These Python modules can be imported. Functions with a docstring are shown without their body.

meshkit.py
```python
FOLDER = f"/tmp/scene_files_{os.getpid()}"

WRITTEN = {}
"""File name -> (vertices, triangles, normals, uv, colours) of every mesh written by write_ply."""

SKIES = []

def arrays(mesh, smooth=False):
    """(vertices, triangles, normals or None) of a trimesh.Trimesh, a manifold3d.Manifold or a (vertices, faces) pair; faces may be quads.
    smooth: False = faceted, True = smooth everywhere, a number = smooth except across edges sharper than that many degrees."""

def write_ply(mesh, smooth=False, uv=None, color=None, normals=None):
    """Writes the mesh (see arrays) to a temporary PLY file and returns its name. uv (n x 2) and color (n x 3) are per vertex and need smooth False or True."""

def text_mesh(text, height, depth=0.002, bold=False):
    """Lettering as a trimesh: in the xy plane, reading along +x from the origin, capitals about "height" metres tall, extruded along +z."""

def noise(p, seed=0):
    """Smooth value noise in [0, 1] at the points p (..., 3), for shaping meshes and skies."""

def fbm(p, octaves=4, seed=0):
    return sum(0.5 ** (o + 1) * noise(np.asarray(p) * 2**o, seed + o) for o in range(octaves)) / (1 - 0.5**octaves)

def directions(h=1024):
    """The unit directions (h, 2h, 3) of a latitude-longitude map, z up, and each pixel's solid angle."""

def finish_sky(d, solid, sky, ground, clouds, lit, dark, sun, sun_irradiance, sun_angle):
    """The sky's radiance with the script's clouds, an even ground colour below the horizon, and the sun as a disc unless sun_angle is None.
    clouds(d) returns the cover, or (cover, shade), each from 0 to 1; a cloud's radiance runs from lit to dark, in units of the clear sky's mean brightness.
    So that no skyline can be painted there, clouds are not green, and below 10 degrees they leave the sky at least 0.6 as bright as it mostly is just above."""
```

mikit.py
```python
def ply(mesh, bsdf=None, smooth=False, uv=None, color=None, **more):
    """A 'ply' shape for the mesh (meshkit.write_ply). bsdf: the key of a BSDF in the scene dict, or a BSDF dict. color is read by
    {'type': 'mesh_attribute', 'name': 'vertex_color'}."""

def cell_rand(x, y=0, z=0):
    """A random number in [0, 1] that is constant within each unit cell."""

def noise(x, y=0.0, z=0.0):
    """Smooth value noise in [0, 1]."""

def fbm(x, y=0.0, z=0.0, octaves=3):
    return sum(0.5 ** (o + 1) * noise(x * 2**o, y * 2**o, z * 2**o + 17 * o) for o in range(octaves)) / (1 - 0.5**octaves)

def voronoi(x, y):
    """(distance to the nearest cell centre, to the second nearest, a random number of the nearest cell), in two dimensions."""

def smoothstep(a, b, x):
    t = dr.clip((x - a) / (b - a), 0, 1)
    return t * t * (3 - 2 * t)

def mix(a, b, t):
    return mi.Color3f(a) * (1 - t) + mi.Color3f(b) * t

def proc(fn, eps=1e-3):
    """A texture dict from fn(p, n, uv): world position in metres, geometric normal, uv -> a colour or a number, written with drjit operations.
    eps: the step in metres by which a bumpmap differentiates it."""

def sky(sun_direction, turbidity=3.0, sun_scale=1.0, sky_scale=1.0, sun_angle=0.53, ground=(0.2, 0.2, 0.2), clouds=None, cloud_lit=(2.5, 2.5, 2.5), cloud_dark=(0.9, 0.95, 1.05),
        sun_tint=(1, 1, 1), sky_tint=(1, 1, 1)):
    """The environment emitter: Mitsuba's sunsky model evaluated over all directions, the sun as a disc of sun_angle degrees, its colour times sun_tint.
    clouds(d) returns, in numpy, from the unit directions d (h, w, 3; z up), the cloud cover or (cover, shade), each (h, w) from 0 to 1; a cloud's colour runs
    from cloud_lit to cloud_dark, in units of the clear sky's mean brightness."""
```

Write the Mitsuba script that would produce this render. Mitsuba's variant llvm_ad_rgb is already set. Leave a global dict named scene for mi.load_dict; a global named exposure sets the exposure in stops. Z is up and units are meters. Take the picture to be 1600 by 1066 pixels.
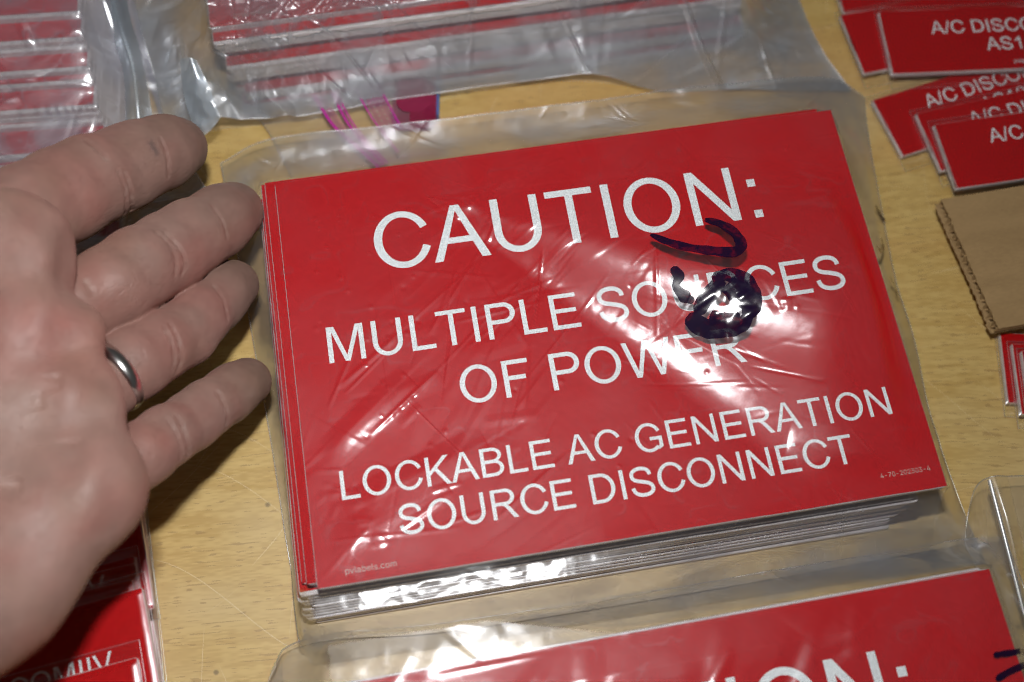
import math, random
import numpy as np, trimesh, mitsuba as mi, drjit as dr
import shapely
from shapely import affinity
from shapely.geometry import Polygon, Point, LineString, box as sbox
import meshkit, mikit
from mikit import noise, fbm, smoothstep, mix, proc

T = mi.ScalarTransform4f
rng = np.random.default_rng(7)
scene, labels = {}, {}

# ------------------------------------------------------------------ camera, light, exposure
H = 0.036                                   # height of the bagged sign stacks above the table
F = 1736.8                                  # focal length in pixels of a 1600 px wide frame
C = np.array([-0.053217, -0.111691, 0.304199 + H])
RIGHT = np.array([0.985725, -0.165781, 0.029389])
DOWN = np.array([-0.144976, -0.924512, -0.352504])
FWD = np.array([0.085609, 0.343211, -0.935349])
scene['camera'] = {'type': 'thinlens', 'fov': 2 * math.degrees(math.atan(800 / F)), 'fov_axis': 'x', 'near_clip': 0.01, 'far_clip': 20.0,
                   'aperture_radius': 0.0030, 'focus_distance': 0.329,
                   'to_world': T().look_at(origin=C.tolist(), target=(C + FWD).tolist(), up=(-DOWN).tolist())}
FLASH = C - DOWN * 0.080 - FWD * 0.010 - RIGHT * 0.004
AIM = FWD - 0.34 * RIGHT + 0.16 * DOWN            # the flash head is turned a little towards the hand
scene['camera_flash__diffuser'] = {'type': 'rectangle', 'to_world': T().look_at(origin=FLASH.tolist(), target=(FLASH + AIM).tolist(), up=(-DOWN).tolist()) @ T().scale([0.011, 0.005, 1]),
                        'emitter': {'type': 'area', 'radiance': {'type': 'rgb', 'value': [1560., 1550., 1530.]}}}
labels['camera_flash'] = {'label': 'small white camera flash lamp above the lens lighting the table', 'category': 'lamp'}
scene['room_light'] = {'type': 'constant', 'radiance': {'type': 'rgb', 'value': [0.045, 0.042, 0.040]}}
exposure = 0.12


def at(px, py, z):
    """The point at height z that the photograph shows at the pixel (px, py)."""
    d = FWD + (px - 800) / F * RIGHT + (py - 533) / F * DOWN
    return C + d * ((z - C[2]) / d[2])


# ------------------------------------------------------------------ helpers
def numbered(k):
    if k not in scene and k not in labels and not any(s.startswith(k + '__') for s in scene):
        return k
    n = 1
    while True:
        c = f'{k}_{n:03d}'
        if c not in scene and c not in labels and not any(s.startswith(c + '__') for s in scene):
            return c
        n += 1


def part(parent, name, shape):
    k = numbered(parent + '__' + name)
    scene[k] = shape
    return k


def thing(name, label, cat, group=None):
    k = numbered(name)
    labels[k] = {'label': label, 'category': cat}
    if group:
        labels[k]['group'] = group
    return k


def ref(k):
    return {'type': 'ref', 'id': k}


def rbox(w, h, t, r=0.0012, b=0.0002):
    """A plate with rounded corners, bottom left corner at the origin, top edges slightly bevelled."""
    p = sbox(0, 0, w, h).buffer(-r).buffer(r, quad_segs=4)
    q = p.buffer(-b)
    lo = trimesh.creation.extrude_polygon(p, t - b, engine='earcut')
    n = len(p.exterior.coords) - 1
    a = np.array(p.exterior.coords)[:n]
    c = a - np.sign(a - [w / 2, h / 2]) * b
    v = np.vstack([np.c_[a, np.zeros(n)], np.c_[a, np.full(n, t - b)], np.c_[c, np.full(n, t)], [[w / 2, h / 2, 0], [w / 2, h / 2, t]]])
    i = np.arange(n)
    j = (i + 1) % n
    ccw = 1 if Polygon(a).exterior.is_ccw else -1
    f = []
    for k in (0, 1):
        f += [np.c_[i + k * n, j + k * n, j + (k + 1) * n], np.c_[i + k * n, j + (k + 1) * n, i + (k + 1) * n]]
    f += [np.c_[i + 2 * n, j + 2 * n, np.full(n, 3 * n + 1)], np.c_[j, i, np.full(n, 3 * n)]]
    f = np.vstack(f)
    return v, f if ccw > 0 else f[:, ::-1]


def flat(poly, z):
    """A flat sheet of the polygon(s) at height z, facing up."""
    vs, fs, n = [], [], 0
    for g in getattr(poly, 'geoms', [poly]):
        if g.is_empty or g.geom_type != 'Polygon':
            continue
        v, f = trimesh.creation.triangulate_polygon(g, engine='earcut')
        a, b, c = v[f[:, 0]], v[f[:, 1]], v[f[:, 2]]
        s = (b[:, 0] - a[:, 0]) * (c[:, 1] - a[:, 1]) - (b[:, 1] - a[:, 1]) * (c[:, 0] - a[:, 0])
        f = np.where((s < 0)[:, None], f[:, ::-1], f)
        vs.append(np.c_[v, np.full(len(v), z)])
        fs.append(f + n)
        n += len(v)
    return np.vstack(vs), np.vstack(fs)


def catmull(pts, n=12, closed=False):
    p = np.asarray(pts, float)
    q = np.vstack([p[-1], p, p[0], p[1]]) if closed else np.vstack([2 * p[0] - p[1], p, 2 * p[-1] - p[-2]])
    t = np.linspace(0, 1, n, endpoint=False)[:, None]
    out = []
    for i in range(len(q) - 3):
        a, b, c, d = q[i:i + 4]
        out.append(0.5 * (2 * b + (c - a) * t + (2 * a - 5 * b + 4 * c - d) * t**2 + (3 * b - a - 3 * c + d) * t**3))
    return np.vstack(out + ([] if closed else [p[-1:]]))


def tube(path, r, sides=8):
    p = np.asarray(path, float)
    t = np.gradient(p, axis=0)
    t /= np.linalg.norm(t, axis=1, keepdims=True) + 1e-12
    a = np.cross(t, [0.13, 0.07, 1.0])
    a /= np.linalg.norm(a, axis=1, keepdims=True)
    b = np.cross(t, a)
    ang = np.arange(sides) * 2 * np.pi / sides
    rr = np.broadcast_to(r, len(p))
    v = p[:, None] + rr[:, None, None] * (np.cos(ang)[None, :, None] * a[:, None] + np.sin(ang)[None, :, None] * b[:, None])
    n = len(p)
    i, j = np.meshgrid(np.arange(n - 1), np.arange(sides), indexing='ij')
    k = (j + 1) % sides
    f = np.concatenate([np.stack([i * sides + j, i * sides + k, (i + 1) * sides + k], -1).reshape(-1, 3), np.stack([i * sides + j, (i + 1) * sides + k, (i + 1) * sides + j], -1).reshape(-1, 3)])
    return v.reshape(-1, 3), f


def join(*ms):
    vs, fs, n = [], [], 0
    for v, f in ms:
        vs.append(v); fs.append(np.asarray(f) + n); n += len(v)
    return np.vstack(vs), np.vstack(fs)


# ------------------------------------------------------------------ lettering: a plain grotesque drawn glyph by glyph, 2048 units to the em
CAP = 1466.0


def ell(cx, cy, rx, ry, n=64):
    a = np.linspace(0, 2 * np.pi, n, endpoint=False)
    return Polygon(np.c_[cx + rx * np.cos(a), cy + ry * np.sin(a)])


def wedge(cx, cy, a0, a1, r=2500):
    a = np.radians(np.linspace(a0, a1, 8))
    return Polygon([(cx, cy)] + [(cx + r * math.cos(x), cy + r * math.sin(x)) for x in a])


def stroke(pts, w):
    return LineString(pts).buffer(w / 2, cap_style='flat', join_style='mitre')


def glyph(c):
    b, P = sbox, Polygon
    if c == 'A':
        return P([(-3, 0), (560, 1466), (769, 1466), (1369, 0), (1148, 0), (977, 444), (364, 444), (203, 0)]).difference(P([(420, 602), (917, 602), (664, 1312)])), 1366
    if c == 'C':
        return ell(790, 733, 690, 758).difference(ell(795, 733, 492, 592)).difference(wedge(740, 740, -21, 24)), 1479
    if c == 'G':
        g = ell(800, 733, 692, 758).difference(ell(805, 733, 494, 592)).difference(wedge(760, 740, -48, 25))
        return g.union(P([(1279, 300), (1279, 575), (844, 575), (844, 747), (1465, 747), (1465, 204), (1240, 62), (1130, 190)])), 1593
    if c == 'D':
        o = b(158, 0, 690, 1466).union(ell(690, 733, 686, 733).intersection(b(690, -9, 2000, 1500)))
        i = b(352, 173, 680, 1293).union(ell(680, 733, 496, 560).intersection(b(680, -9, 2000, 1500)))
        return o.difference(i), 1479
    if c == 'B':
        o = b(150, 0, 800, 1466).difference(b(700, -9, 2000, 1500)).union(ell(720, 1090, 500, 376)).union(ell(740, 420, 528, 420)).intersection(b(150, 0, 2000, 1466))
        o = o.union(b(150, 0, 740, 1466))
        i = b(344, 850, 740, 1297).union(ell(740, 1073, 290, 224)).union(b(344, 173, 780, 677)).union(ell(770, 425, 305, 252))
        return o.difference(i.intersection(b(344, 0, 2000, 1466))), 1366
    if c == 'E':
        return shapely.union_all([b(162, 0, 356, 1466), b(162, 1293, 1222, 1466), b(162, 673, 1171, 845), b(162, 0, 1256, 173)]), 1366
    if c == 'F':
        return shapely.union_all([b(168, 0, 362, 1466), b(168, 1293, 1157, 1466), b(168, 666, 1020, 839)]), 1251
    if c == 'I':
        return b(191, 0, 385, 1466), 569
    if c == 'K':
        return P([(150, 0), (150, 1466), (344, 1466), (344, 739), (1072, 1466), (1335, 1466), (720, 872), (1362, 0), (1106, 0), (584, 742), (344, 508), (344, 0)]), 1366
    if c == 'L':
        return b(150, 0, 344, 1466).union(b(150, 0, 1067, 173)), 1139
    if c == 'M':
        return P([(152, 0), (152, 1466), (444, 1466), (858, 240), (1264, 1466), (1553, 1466), (1553, 0), (1366, 0), (1366, 1227), (949, 0), (774, 0), (339, 1248), (339, 0)]), 1706
    if c == 'N':
        return P([(156, 0), (156, 1466), (355, 1466), (1125, 315), (1125, 1466), (1311, 1466), (1311, 0), (1112, 0), (342, 1152), (342, 0)]), 1479
    if c == 'O':
        return ell(797, 733, 697, 758).difference(ell(797, 733, 497, 592)), 1593
    if c == 'P':
        o = b(158, 596, 850, 1466).union(ell(850, 1031, 446, 435)).union(b(158, 0, 352, 1466))
        return o.difference(b(352, 769, 840, 1293).union(ell(840, 1031, 258, 262))), 1366
    if c == 'R':
        o = b(161, 651, 870, 1466).union(ell(870, 1058, 444, 407)).union(b(161, 0, 355, 1466))
        o = o.difference(b(355, 819, 860, 1304).union(ell(860, 1062, 256, 242)))
        return o.union(P([(600, 700), (900, 690), (1060, 530), (1409, 0), (1166, 0), (900, 420), (760, 600), (640, 651)])), 1479
    if c == 'S':
        pts = catmull([(184, 470), (250, 260), (430, 120), (700, 68), (980, 120), (1150, 270), (1150, 470), (1000, 620), (690, 730), (390, 820), (230, 970), (240, 1200), (420, 1350), (670, 1398), (930, 1345), (1075, 1210), (1115, 1040)], 8)
        return stroke(pts, 186), 1366
    if c == 'T':
        return b(42, 1293, 1206, 1466).union(b(528, 0, 722, 1466)), 1251
    if c == 'U':
        o = b(160, 560, 1315, 1466).union(ell(737, 560, 577, 585))
        return o.difference(b(354, 560, 1121, 1500).union(ell(737, 560, 383, 420))), 1479
    if c == 'V':
        return P([(9, 1466), (218, 1466), (680, 180), (1140, 1466), (1350, 1466), (780, 0), (577, 0)]), 1366
    if c == 'W':
        return P([(25, 1466), (224, 1466), (525, 270), (850, 1466), (1084, 1466), (1410, 270), (1712, 1466), (1908, 1466), (1510, 0), (1320, 0), (967, 1225), (610, 0), (414, 0)]), 1933
    if c == ':':
        return b(185, 0, 390, 205).union(b(185, 857, 390, 1062)), 569
    if c == '/':
        return P([(0, -25), (425, 1491), (569, 1491), (144, -25)]), 569
    if c == '0':
        return ell(569, 733, 484, 745).difference(ell(569, 733, 300, 590)), 1139
    if c == '1':
        return b(583, 0, 763, 1466).union(P([(763, 1472), (647, 1472), (400, 1200), (223, 1107), (223, 930), (583, 1110)])), 1139
    if c == '2':
        return stroke(catmull([(155, 1030), (260, 1290), (560, 1395), (880, 1290), (940, 1020), (700, 680), (330, 330), (190, 80)], 8), 184).union(b(62, 0, 1030, 173)), 1139
    return Polygon(), 569


def line_poly(text, x, y, cap, centre=False):
    parts, u = [], 0.0
    for ch in text:
        g, a = glyph(ch)
        if not g.is_empty:
            parts.append(affinity.translate(g, u, 0))
        u += a
    s = cap / CAP
    x0 = x - u * s / 2 if centre else x
    return affinity.affine_transform(shapely.union_all(parts), [s, 0, 0, s, x0, y])


def small_text(text, cap, x, y, z, stretch=1.0):
    m = meshkit.text_mesh(text, cap, 0.00004)
    v = np.array(m.vertices) * [stretch, 1, 1] + [x, y, z]
    return v, np.array(m.faces)


# ------------------------------------------------------------------ materials
def rgb(*c):
    return {'type': 'rgb', 'value': list(c)}


def wood_color(p, n, uv):
    x, y = p.x, p.y + 0.10 * p.x
    w = fbm(x * 9, y * 30, 0, octaves=3)
    warp = 0.006 * noise(x * 12, y * 20, 4)
    grain = fbm(x * 70, (y + warp) * 620, 3, octaves=2)
    fleck = noise(x * 420, (y + warp) * 2100, 5)
    ring = noise(x * 5 + 1.7, (y + 2 * warp) * 42 + 2.0 * w, 9)
    base = mix((0.505, 0.330, 0.100), (0.600, 0.425, 0.155), smoothstep(0.2, 0.8, 0.55 * grain + 0.45 * fleck))
    base = mix(base, mi.Color3f(0.545, 0.300, 0.105), 0.42 * smoothstep(0.58, 0.82, ring))
    base = mix(base, mi.Color3f(0.62, 0.48, 0.25), 0.5 * smoothstep(0.5, 0.75, fbm(x * 14, y * 22, 4)))
    pore = smoothstep(0.80, 0.90, noise(x * 260, (y + warp) * 2600, 11))
    base = mix(base, mi.Color3f(0.34, 0.19, 0.07), 0.5 * pore)
    # fine pale scratches in several directions, each short and broken
    scr = mi.Float(0)
    for k, (a, d, f) in enumerate(((0.62, 60, 26), (0.95, 45, 32), (-0.5, 55, 22), (1.35, 50, 30), (0.2, 60, 34), (1.9, 40, 28))):
        u = x * math.cos(a) + y * math.sin(a)
        v = -x * math.sin(a) + y * math.cos(a) + 0.016 * noise(u * 22, k, 2)
        c = dr.floor(v * d)
        off = 0.15 + 0.7 * mikit.cell_rand(c, k, 1)
        seg = smoothstep(0.66, 0.85, noise(u * f + 40 * mikit.cell_rand(c, k, 2), c, k))
        wd = (0.00007 + 0.00009 * mikit.cell_rand(c, k, 3)) * d
        scr = dr.maximum(scr, seg * (1 - smoothstep(0.4 * wd, wd, dr.abs(v * d - c - off))))
    base = mix(base, mi.Color3f(0.82, 0.72, 0.52), 0.40 * scr)
    d1, _, r = mikit.voronoi(x * 42, y * 42)
    spot = (1 - smoothstep(0.015, 0.045, d1)) * smoothstep(0.82, 0.86, r)
    return mix(base, mi.Color3f(0.16, 0.105, 0.05), 0.7 * spot)


def red_color(p, n, uv):
    m = fbm(p.x * 700, p.y * 700, p.z * 100, octaves=2)
    g = fbm(p.x * 60, p.y * 60, 1, octaves=2)
    return mix((0.43, 0.0012, 0.0026), (0.50, 0.0026, 0.0046), 0.5 * m + 0.5 * g)


def card_color(p, n, uv):
    m = fbm(p.x * 900, p.y * 2600, p.z * 900, octaves=3)
    b = noise(p.x * 60, p.y * 240, 2)
    return mix((0.30, 0.19, 0.085), (0.43, 0.285, 0.14), 0.65 * m + 0.35 * b)


scene['wood'] = {'type': 'bumpmap', 'scale': 1.0, 'tex': proc(lambda p, n, uv: 0.00004 * fbm(p.x * 60, p.y * 1500, 0, octaves=2), 2e-4),
                 'bsdf': {'type': 'principled', 'base_color': proc(wood_color), 'roughness': 0.46, 'specular': 0.6}}
scene['red_vinyl'] = {'type': 'twosided', 'bsdf': {'type': 'principled', 'base_color': proc(red_color), 'roughness': 0.5, 'specular': 0.06}}
scene['white_ink'] = {'type': 'twosided', 'bsdf': {'type': 'principled', 'base_color': rgb(0.78, 0.84, 0.86), 'roughness': 0.5, 'specular': 0.3}}
scene['faded_ink'] = {'type': 'twosided', 'bsdf': {'type': 'principled', 'base_color': rgb(0.58, 0.42, 0.38), 'roughness': 0.6, 'specular': 0.2}}
scene['white_plate'] = {'type': 'principled', 'base_color': proc(lambda p, n, uv: mix((0.42, 0.38, 0.38), (0.66, 0.62, 0.62), fbm(p.x * 300, p.y * 300, p.z * 2500, octaves=2))), 'roughness': 0.3, 'specular': 0.5}
scene['pink_plate'] = {'type': 'principled', 'base_color': rgb(0.62, 0.45, 0.46), 'roughness': 0.3, 'specular': 0.5}
scene['cardboard'] = {'type': 'twosided', 'bsdf': {'type': 'principled', 'base_color': proc(card_color), 'roughness': 0.85, 'specular': 0.15}}
scene['marker_ink'] = {'type': 'mask', 'opacity': proc(lambda p, n, uv: 0.84 + 0.14 * smoothstep(0.3, 0.6, fbm(p.x * 500, p.y * 500, 2, octaves=2))), 'bsdf': {'type': 'twosided', 'bsdf': {'type': 'principled', 'base_color': rgb(0.010, 0.004, 0.022), 'roughness': 0.11, 'specular': 0.34}}}
scene['silver'] = {'type': 'principled', 'base_color': rgb(0.66, 0.66, 0.65), 'metallic': 1.0, 'roughness': 0.22}


def film(op, white, alpha, sharp=0.05, share=0.5, tint=(0.9, 0.92, 0.95), milk=(0.50, 0.53, 0.57)):
    """Thin polyethylene: mostly clear, with a soft and a sharp gloss and a milky share."""
    gl = {'type': 'blendbsdf', 'weight': share, 'a': {'type': 'roughconductor', 'material': 'none', 'alpha': alpha, 'specular_reflectance': rgb(*tint)},
          'b': {'type': 'roughconductor', 'material': 'none', 'alpha': sharp, 'specular_reflectance': rgb(*tint)}}
    return {'type': 'mask', 'opacity': op, 'bsdf': {'type': 'twosided', 'bsdf': {'type': 'blendbsdf', 'weight': white, 'a': gl, 'b': {'type': 'diffuse', 'reflectance': rgb(*milk)}}}}


def scuff(lo, hi, sc=1.0):
    def fn(p, n, uv):
        a = smoothstep(0.35, 0.75, fbm(p.x * 55 * sc, p.y * 55 * sc, p.z * 40, octaves=3))
        r = dr.abs(noise(p.x * 260 + 5 * a, p.y * 170, p.z * 160 + 3) - 0.5)
        s = (1 - smoothstep(0.0, 0.035, r)) * smoothstep(0.45, 0.7, noise(p.x * 90, p.y * 90, 8))
        return lo + (hi - lo) * (0.55 * a + 0.45 * s)
    return proc(fn)


def wrapped(p, n, uv):
    """The film is creased and doubled where it leaves the top of the stack."""
    a = smoothstep(0.3, 0.75, fbm(p.x * 55, p.y * 55, p.z * 40, octaves=3))
    side = smoothstep(-0.0005, -0.004, p.z - H)
    r = dr.abs(noise(p.x * 210 + 5 * a, p.y * 150, p.z * 160 + 3) - 0.5)
    line = (1 - smoothstep(0.0, 0.05, r)) * smoothstep(0.4, 0.7, noise(p.x * 90, p.y * 90, 8))
    return 0.07 + 0.035 * a + side * (0.15 + 0.27 * a) + 0.05 * line


scene['film_clear'] = film(proc(wrapped), 0.36, 0.16, 0.045, 0.70, milk=(0.44, 0.50, 0.58))
scene['film_under'] = film(0.13, 0.80, 0.30, 0.2)


def slack(lo, hi, lo2, hi2):
    """Film that is taut and clear on top of a stack, slack and doubled beside it."""
    def fn(p, n, uv):
        a = smoothstep(0.3, 0.75, fbm(p.x * 70, p.y * 70, p.z * 50, octaves=3))
        r = dr.abs(noise(p.x * 150 + 5 * a, p.y * 210, p.z * 160 + 3) - 0.5)
        a = dr.minimum(1, a + 0.5 * (1 - smoothstep(0.0, 0.05, r)))
        side = smoothstep(-0.006, -0.022, p.z - H)
        return (lo + (hi - lo) * a) * (1 - side) + (lo2 + (hi2 - lo2) * a) * side
    return proc(fn)


scene['film_crinkled'] = film(slack(0.14, 0.40, 0.45, 0.80), 0.60, 0.18, 0.05, 0.55, milk=(0.38, 0.42, 0.47))
scene['film_pearly'] = film(slack(0.28, 0.58, 0.30, 0.62), 0.66, 0.20, 0.05, 0.5, milk=(0.40, 0.40, 0.47))
scene['film_milky'] = film(scuff(0.18, 0.38), 0.42, 0.20, 0.06, 0.5)
scene['film_thick'] = film(scuff(0.45, 0.75), 0.72, 0.20, tint=(0.75, 0.82, 0.92), milk=(0.27, 0.33, 0.38))
scene['film_seam'] = film(0.5, 0.35, 0.20, 0.1)
scene['sleeve_film'] = film(0.09, 0.08, 0.10)
scene['zip_magenta'] = {'type': 'mask', 'opacity': 0.96, 'bsdf': {'type': 'twosided', 'bsdf': {'type': 'principled', 'base_color': rgb(0.50, 0.02, 0.32), 'roughness': 0.3}}}
scene['zip_tint'] = {'type': 'mask', 'opacity': 0.35, 'bsdf': {'type': 'twosided', 'bsdf': {'type': 'principled', 'base_color': rgb(0.42, 0.10, 0.26), 'roughness': 0.3}}}
scene['crimson_paper'] = {'type': 'principled', 'base_color': rgb(0.24, 0.008, 0.05), 'roughness': 0.4}
scene['blue_paper'] = {'type': 'principled', 'base_color': rgb(0.08, 0.14, 0.36), 'roughness': 0.4}

# ------------------------------------------------------------------ the table
tb = trimesh.creation.box([1.6, 1.2, 0.03])
scene['tabletop'] = mikit.ply((np.array(tb.vertices) + [0, 0.05, -0.015], np.array(tb.faces)), 'wood')
labels['tabletop'] = {'label': 'scratched pale birch wood tabletop under all the bags', 'kind': 'structure'}

# ------------------------------------------------------------------ caution signs in stacks
SW, SH, ST = 0.1778, 0.12463, 0.0024
PLATE = mikit.ply(rbox(SW, SH, ST), 'white_plate')
FACE = mikit.ply(flat(sbox(0.0002, 0.0002, SW - 0.0002, SH - 0.0002), ST + 0.00012), 'red_vinyl')
FACE_IN = mikit.ply(flat(sbox(0.0003, 0.0014, SW - 0.0012, SH - 0.0006), ST + 0.00012), 'red_vinyl')
LINES = [('CAUTION:', -0.06252, 0.02815, 0.0184), ('MULTIPLE SOURCES', -0.07975, 0.00122, 0.01117), ('OF POWER', -0.04325, -0.01709, 0.01124),
         ('LOCKABLE AC GENERATION', -0.0804, -0.03923, 0.00832), ('SOURCE DISCONNECT', -0.06537, -0.05149, 0.00839)]
LETTER = [mikit.ply(flat(line_poly(t, x + SW / 2, y + SH / 2, c), ST + 0.0002), 'white_ink') for t, x, y, c in LINES]
IMPRINT = mikit.ply(small_text('pvlabels.com', 0.00165, 0.0078, 0.0028, ST + 0.0002), 'faded_ink')
SERIAL = mikit.ply(small_text('4-70-202303-4', 0.0014, 0.1595, 0.0052, ST + 0.0002, 0.92), 'faded_ink')


def sign(x, y, z, rot, label, group=None, text=False, imprint=False, whole=False):
    k = thing('caution_sign', label, 'sign', group)
    m = T().translate([x, y, z]).rotate([0, 0, 1], rot)
    part(k, 'plate', {**PLATE, 'to_world': m})
    part(k, 'red_face', {**(FACE if text or imprint or whole else FACE_IN), 'to_world': m})
    if text:
        for s in LETTER:
            part(k, 'lettering', {**s, 'to_world': m})
    if text or imprint:
        part(k, 'imprint', {**IMPRINT, 'to_world': m})
    if text:
        part(k, 'serial_number', {**SERIAL, 'to_world': m})
    return k


N = 14
ORD = ['first', 'second', 'third', 'fourth', 'fifth', 'sixth', 'seventh', 'eighth', 'ninth', 'tenth', 'eleventh', 'twelfth', 'thirteenth', 'fourteenth']
PITCH = H / N
# middle stack: the top sign square to the world axes, those below slid out a little
r1 = random.Random(3)
off = [(0, 0, 0), (-0.0030, 0.0021, 0.15), (-0.0046, 0.0030, 0.1)]
for i in range(3, N):
    off.append((-0.0045 + r1.uniform(-0.0018, 0.0022) - 0.0002 * i, 0.0012 - 0.00042 * i + r1.uniform(-0.00025, 0.00025), r1.uniform(-0.3, 0.3)))
for i, (dx, dy, rot) in enumerate(off):
    z = H - (i + 1) * PITCH
    if i == 0:
        sign(-SW / 2, -SH / 2, z, 0, 'red CAUTION sign facing up in the middle, whole text readable through the bag', text=True)
    elif i == 1:
        sign(-SW / 2 + dx, -SH / 2 + dy, z, rot, 'red sign directly under the central CAUTION sign, rim showing at upper right', whole=True)
    else:
        sign(-SW / 2 + dx, -SH / 2 + dy, z, rot, 'one of the red signs stacked deep under the central CAUTION sign', 'signs deep in the middle stack', whole=i == 2)
# upper stack
q = at(328, 44, H)
r2 = random.Random(11)
UP_ROT = 0.6
up_off = [(0, 0)]
for i in range(1, N):
    up_off.append((r2.uniform(-0.0025, 0.0025) + 0.0004 * i, -0.0004 * i - [0, .0052, .0046, .0002, .0010, .0062, .0058, .0050, .0004, .0000, .0066, .0022, .0072, .0064][i] + 0.0008))
for i, (dx, dy) in enumerate(up_off):
    z = H - (i + 1) * PITCH
    if i == 0:
        sign(q[0], q[1], z, UP_ROT, 'topmost red sign of the top edge stack, with a tiny web address', imprint=True)
    else:
        sign(q[0] + dx, q[1] + dy, z, UP_ROT + r2.uniform(-0.4, 0.4), f'{ORD[i]} red sign from the top of the stack in the upper bag', 'signs in the upper stack')
# left stack: slid out like a flight of stairs
r3 = random.Random(5)
LEFT_Y = [22, 62, 74, 108, 128, 168, 178, 190, 236, 252, 292, 304, 340, 372]
for i in range(N):
    z = H - (i + 1) * PITCH
    e = at(126 + 5.0 * i, LEFT_Y[i], z + PITCH)
    rot = -4.0 + r3.uniform(-0.6, 0.6)
    a = math.radians(rot)
    x, y = e[0] - SW * math.cos(a), e[1] - SW * math.sin(a)
    if i == 0:
        sign(x, y, z, rot, 'highest red sign of the slid-out stack in the bag at the upper left corner')
    elif i == N - 1:
        sign(x, y, z, rot, 'lowest red sign of the slid-out stack in the upper left bag, behind the index finger')
    else:
        sign(x, y, z, rot, f'{ORD[i]} highest red sign of the stair-like stack in the upper left bag', 'signs in the left stack')
# front stack at the bottom edge
a0, a1 = at(1546, 888, H), at(1000, 986, H)
f_ang = math.atan2(a0[1] - a1[1], a0[0] - a1[0])
ux, uy = np.array([math.cos(f_ang), math.sin(f_ang)]), np.array([-math.sin(f_ang), math.cos(f_ang)])
r4 = random.Random(21)
FRONT0 = a0[:2] - ux * SW - uy * SH
for i in range(N):
    z = H - (i + 1) * PITCH
    o = FRONT0 + (ux * r4.uniform(-0.0012, 0.0012) + uy * r4.uniform(-0.0010, 0.0014) if i else 0)
    if i == 0:
        sign(o[0], o[1], z, math.degrees(f_ang), 'red CAUTION sign cut by the bottom edge, in the bag nearest to the camera', text=True)
    else:
        sign(o[0], o[1], z, math.degrees(f_ang) + r4.uniform(-0.3, 0.3), 'one of the red signs under the top one in the bag at the bottom edge', 'signs in the front stack')

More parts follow.
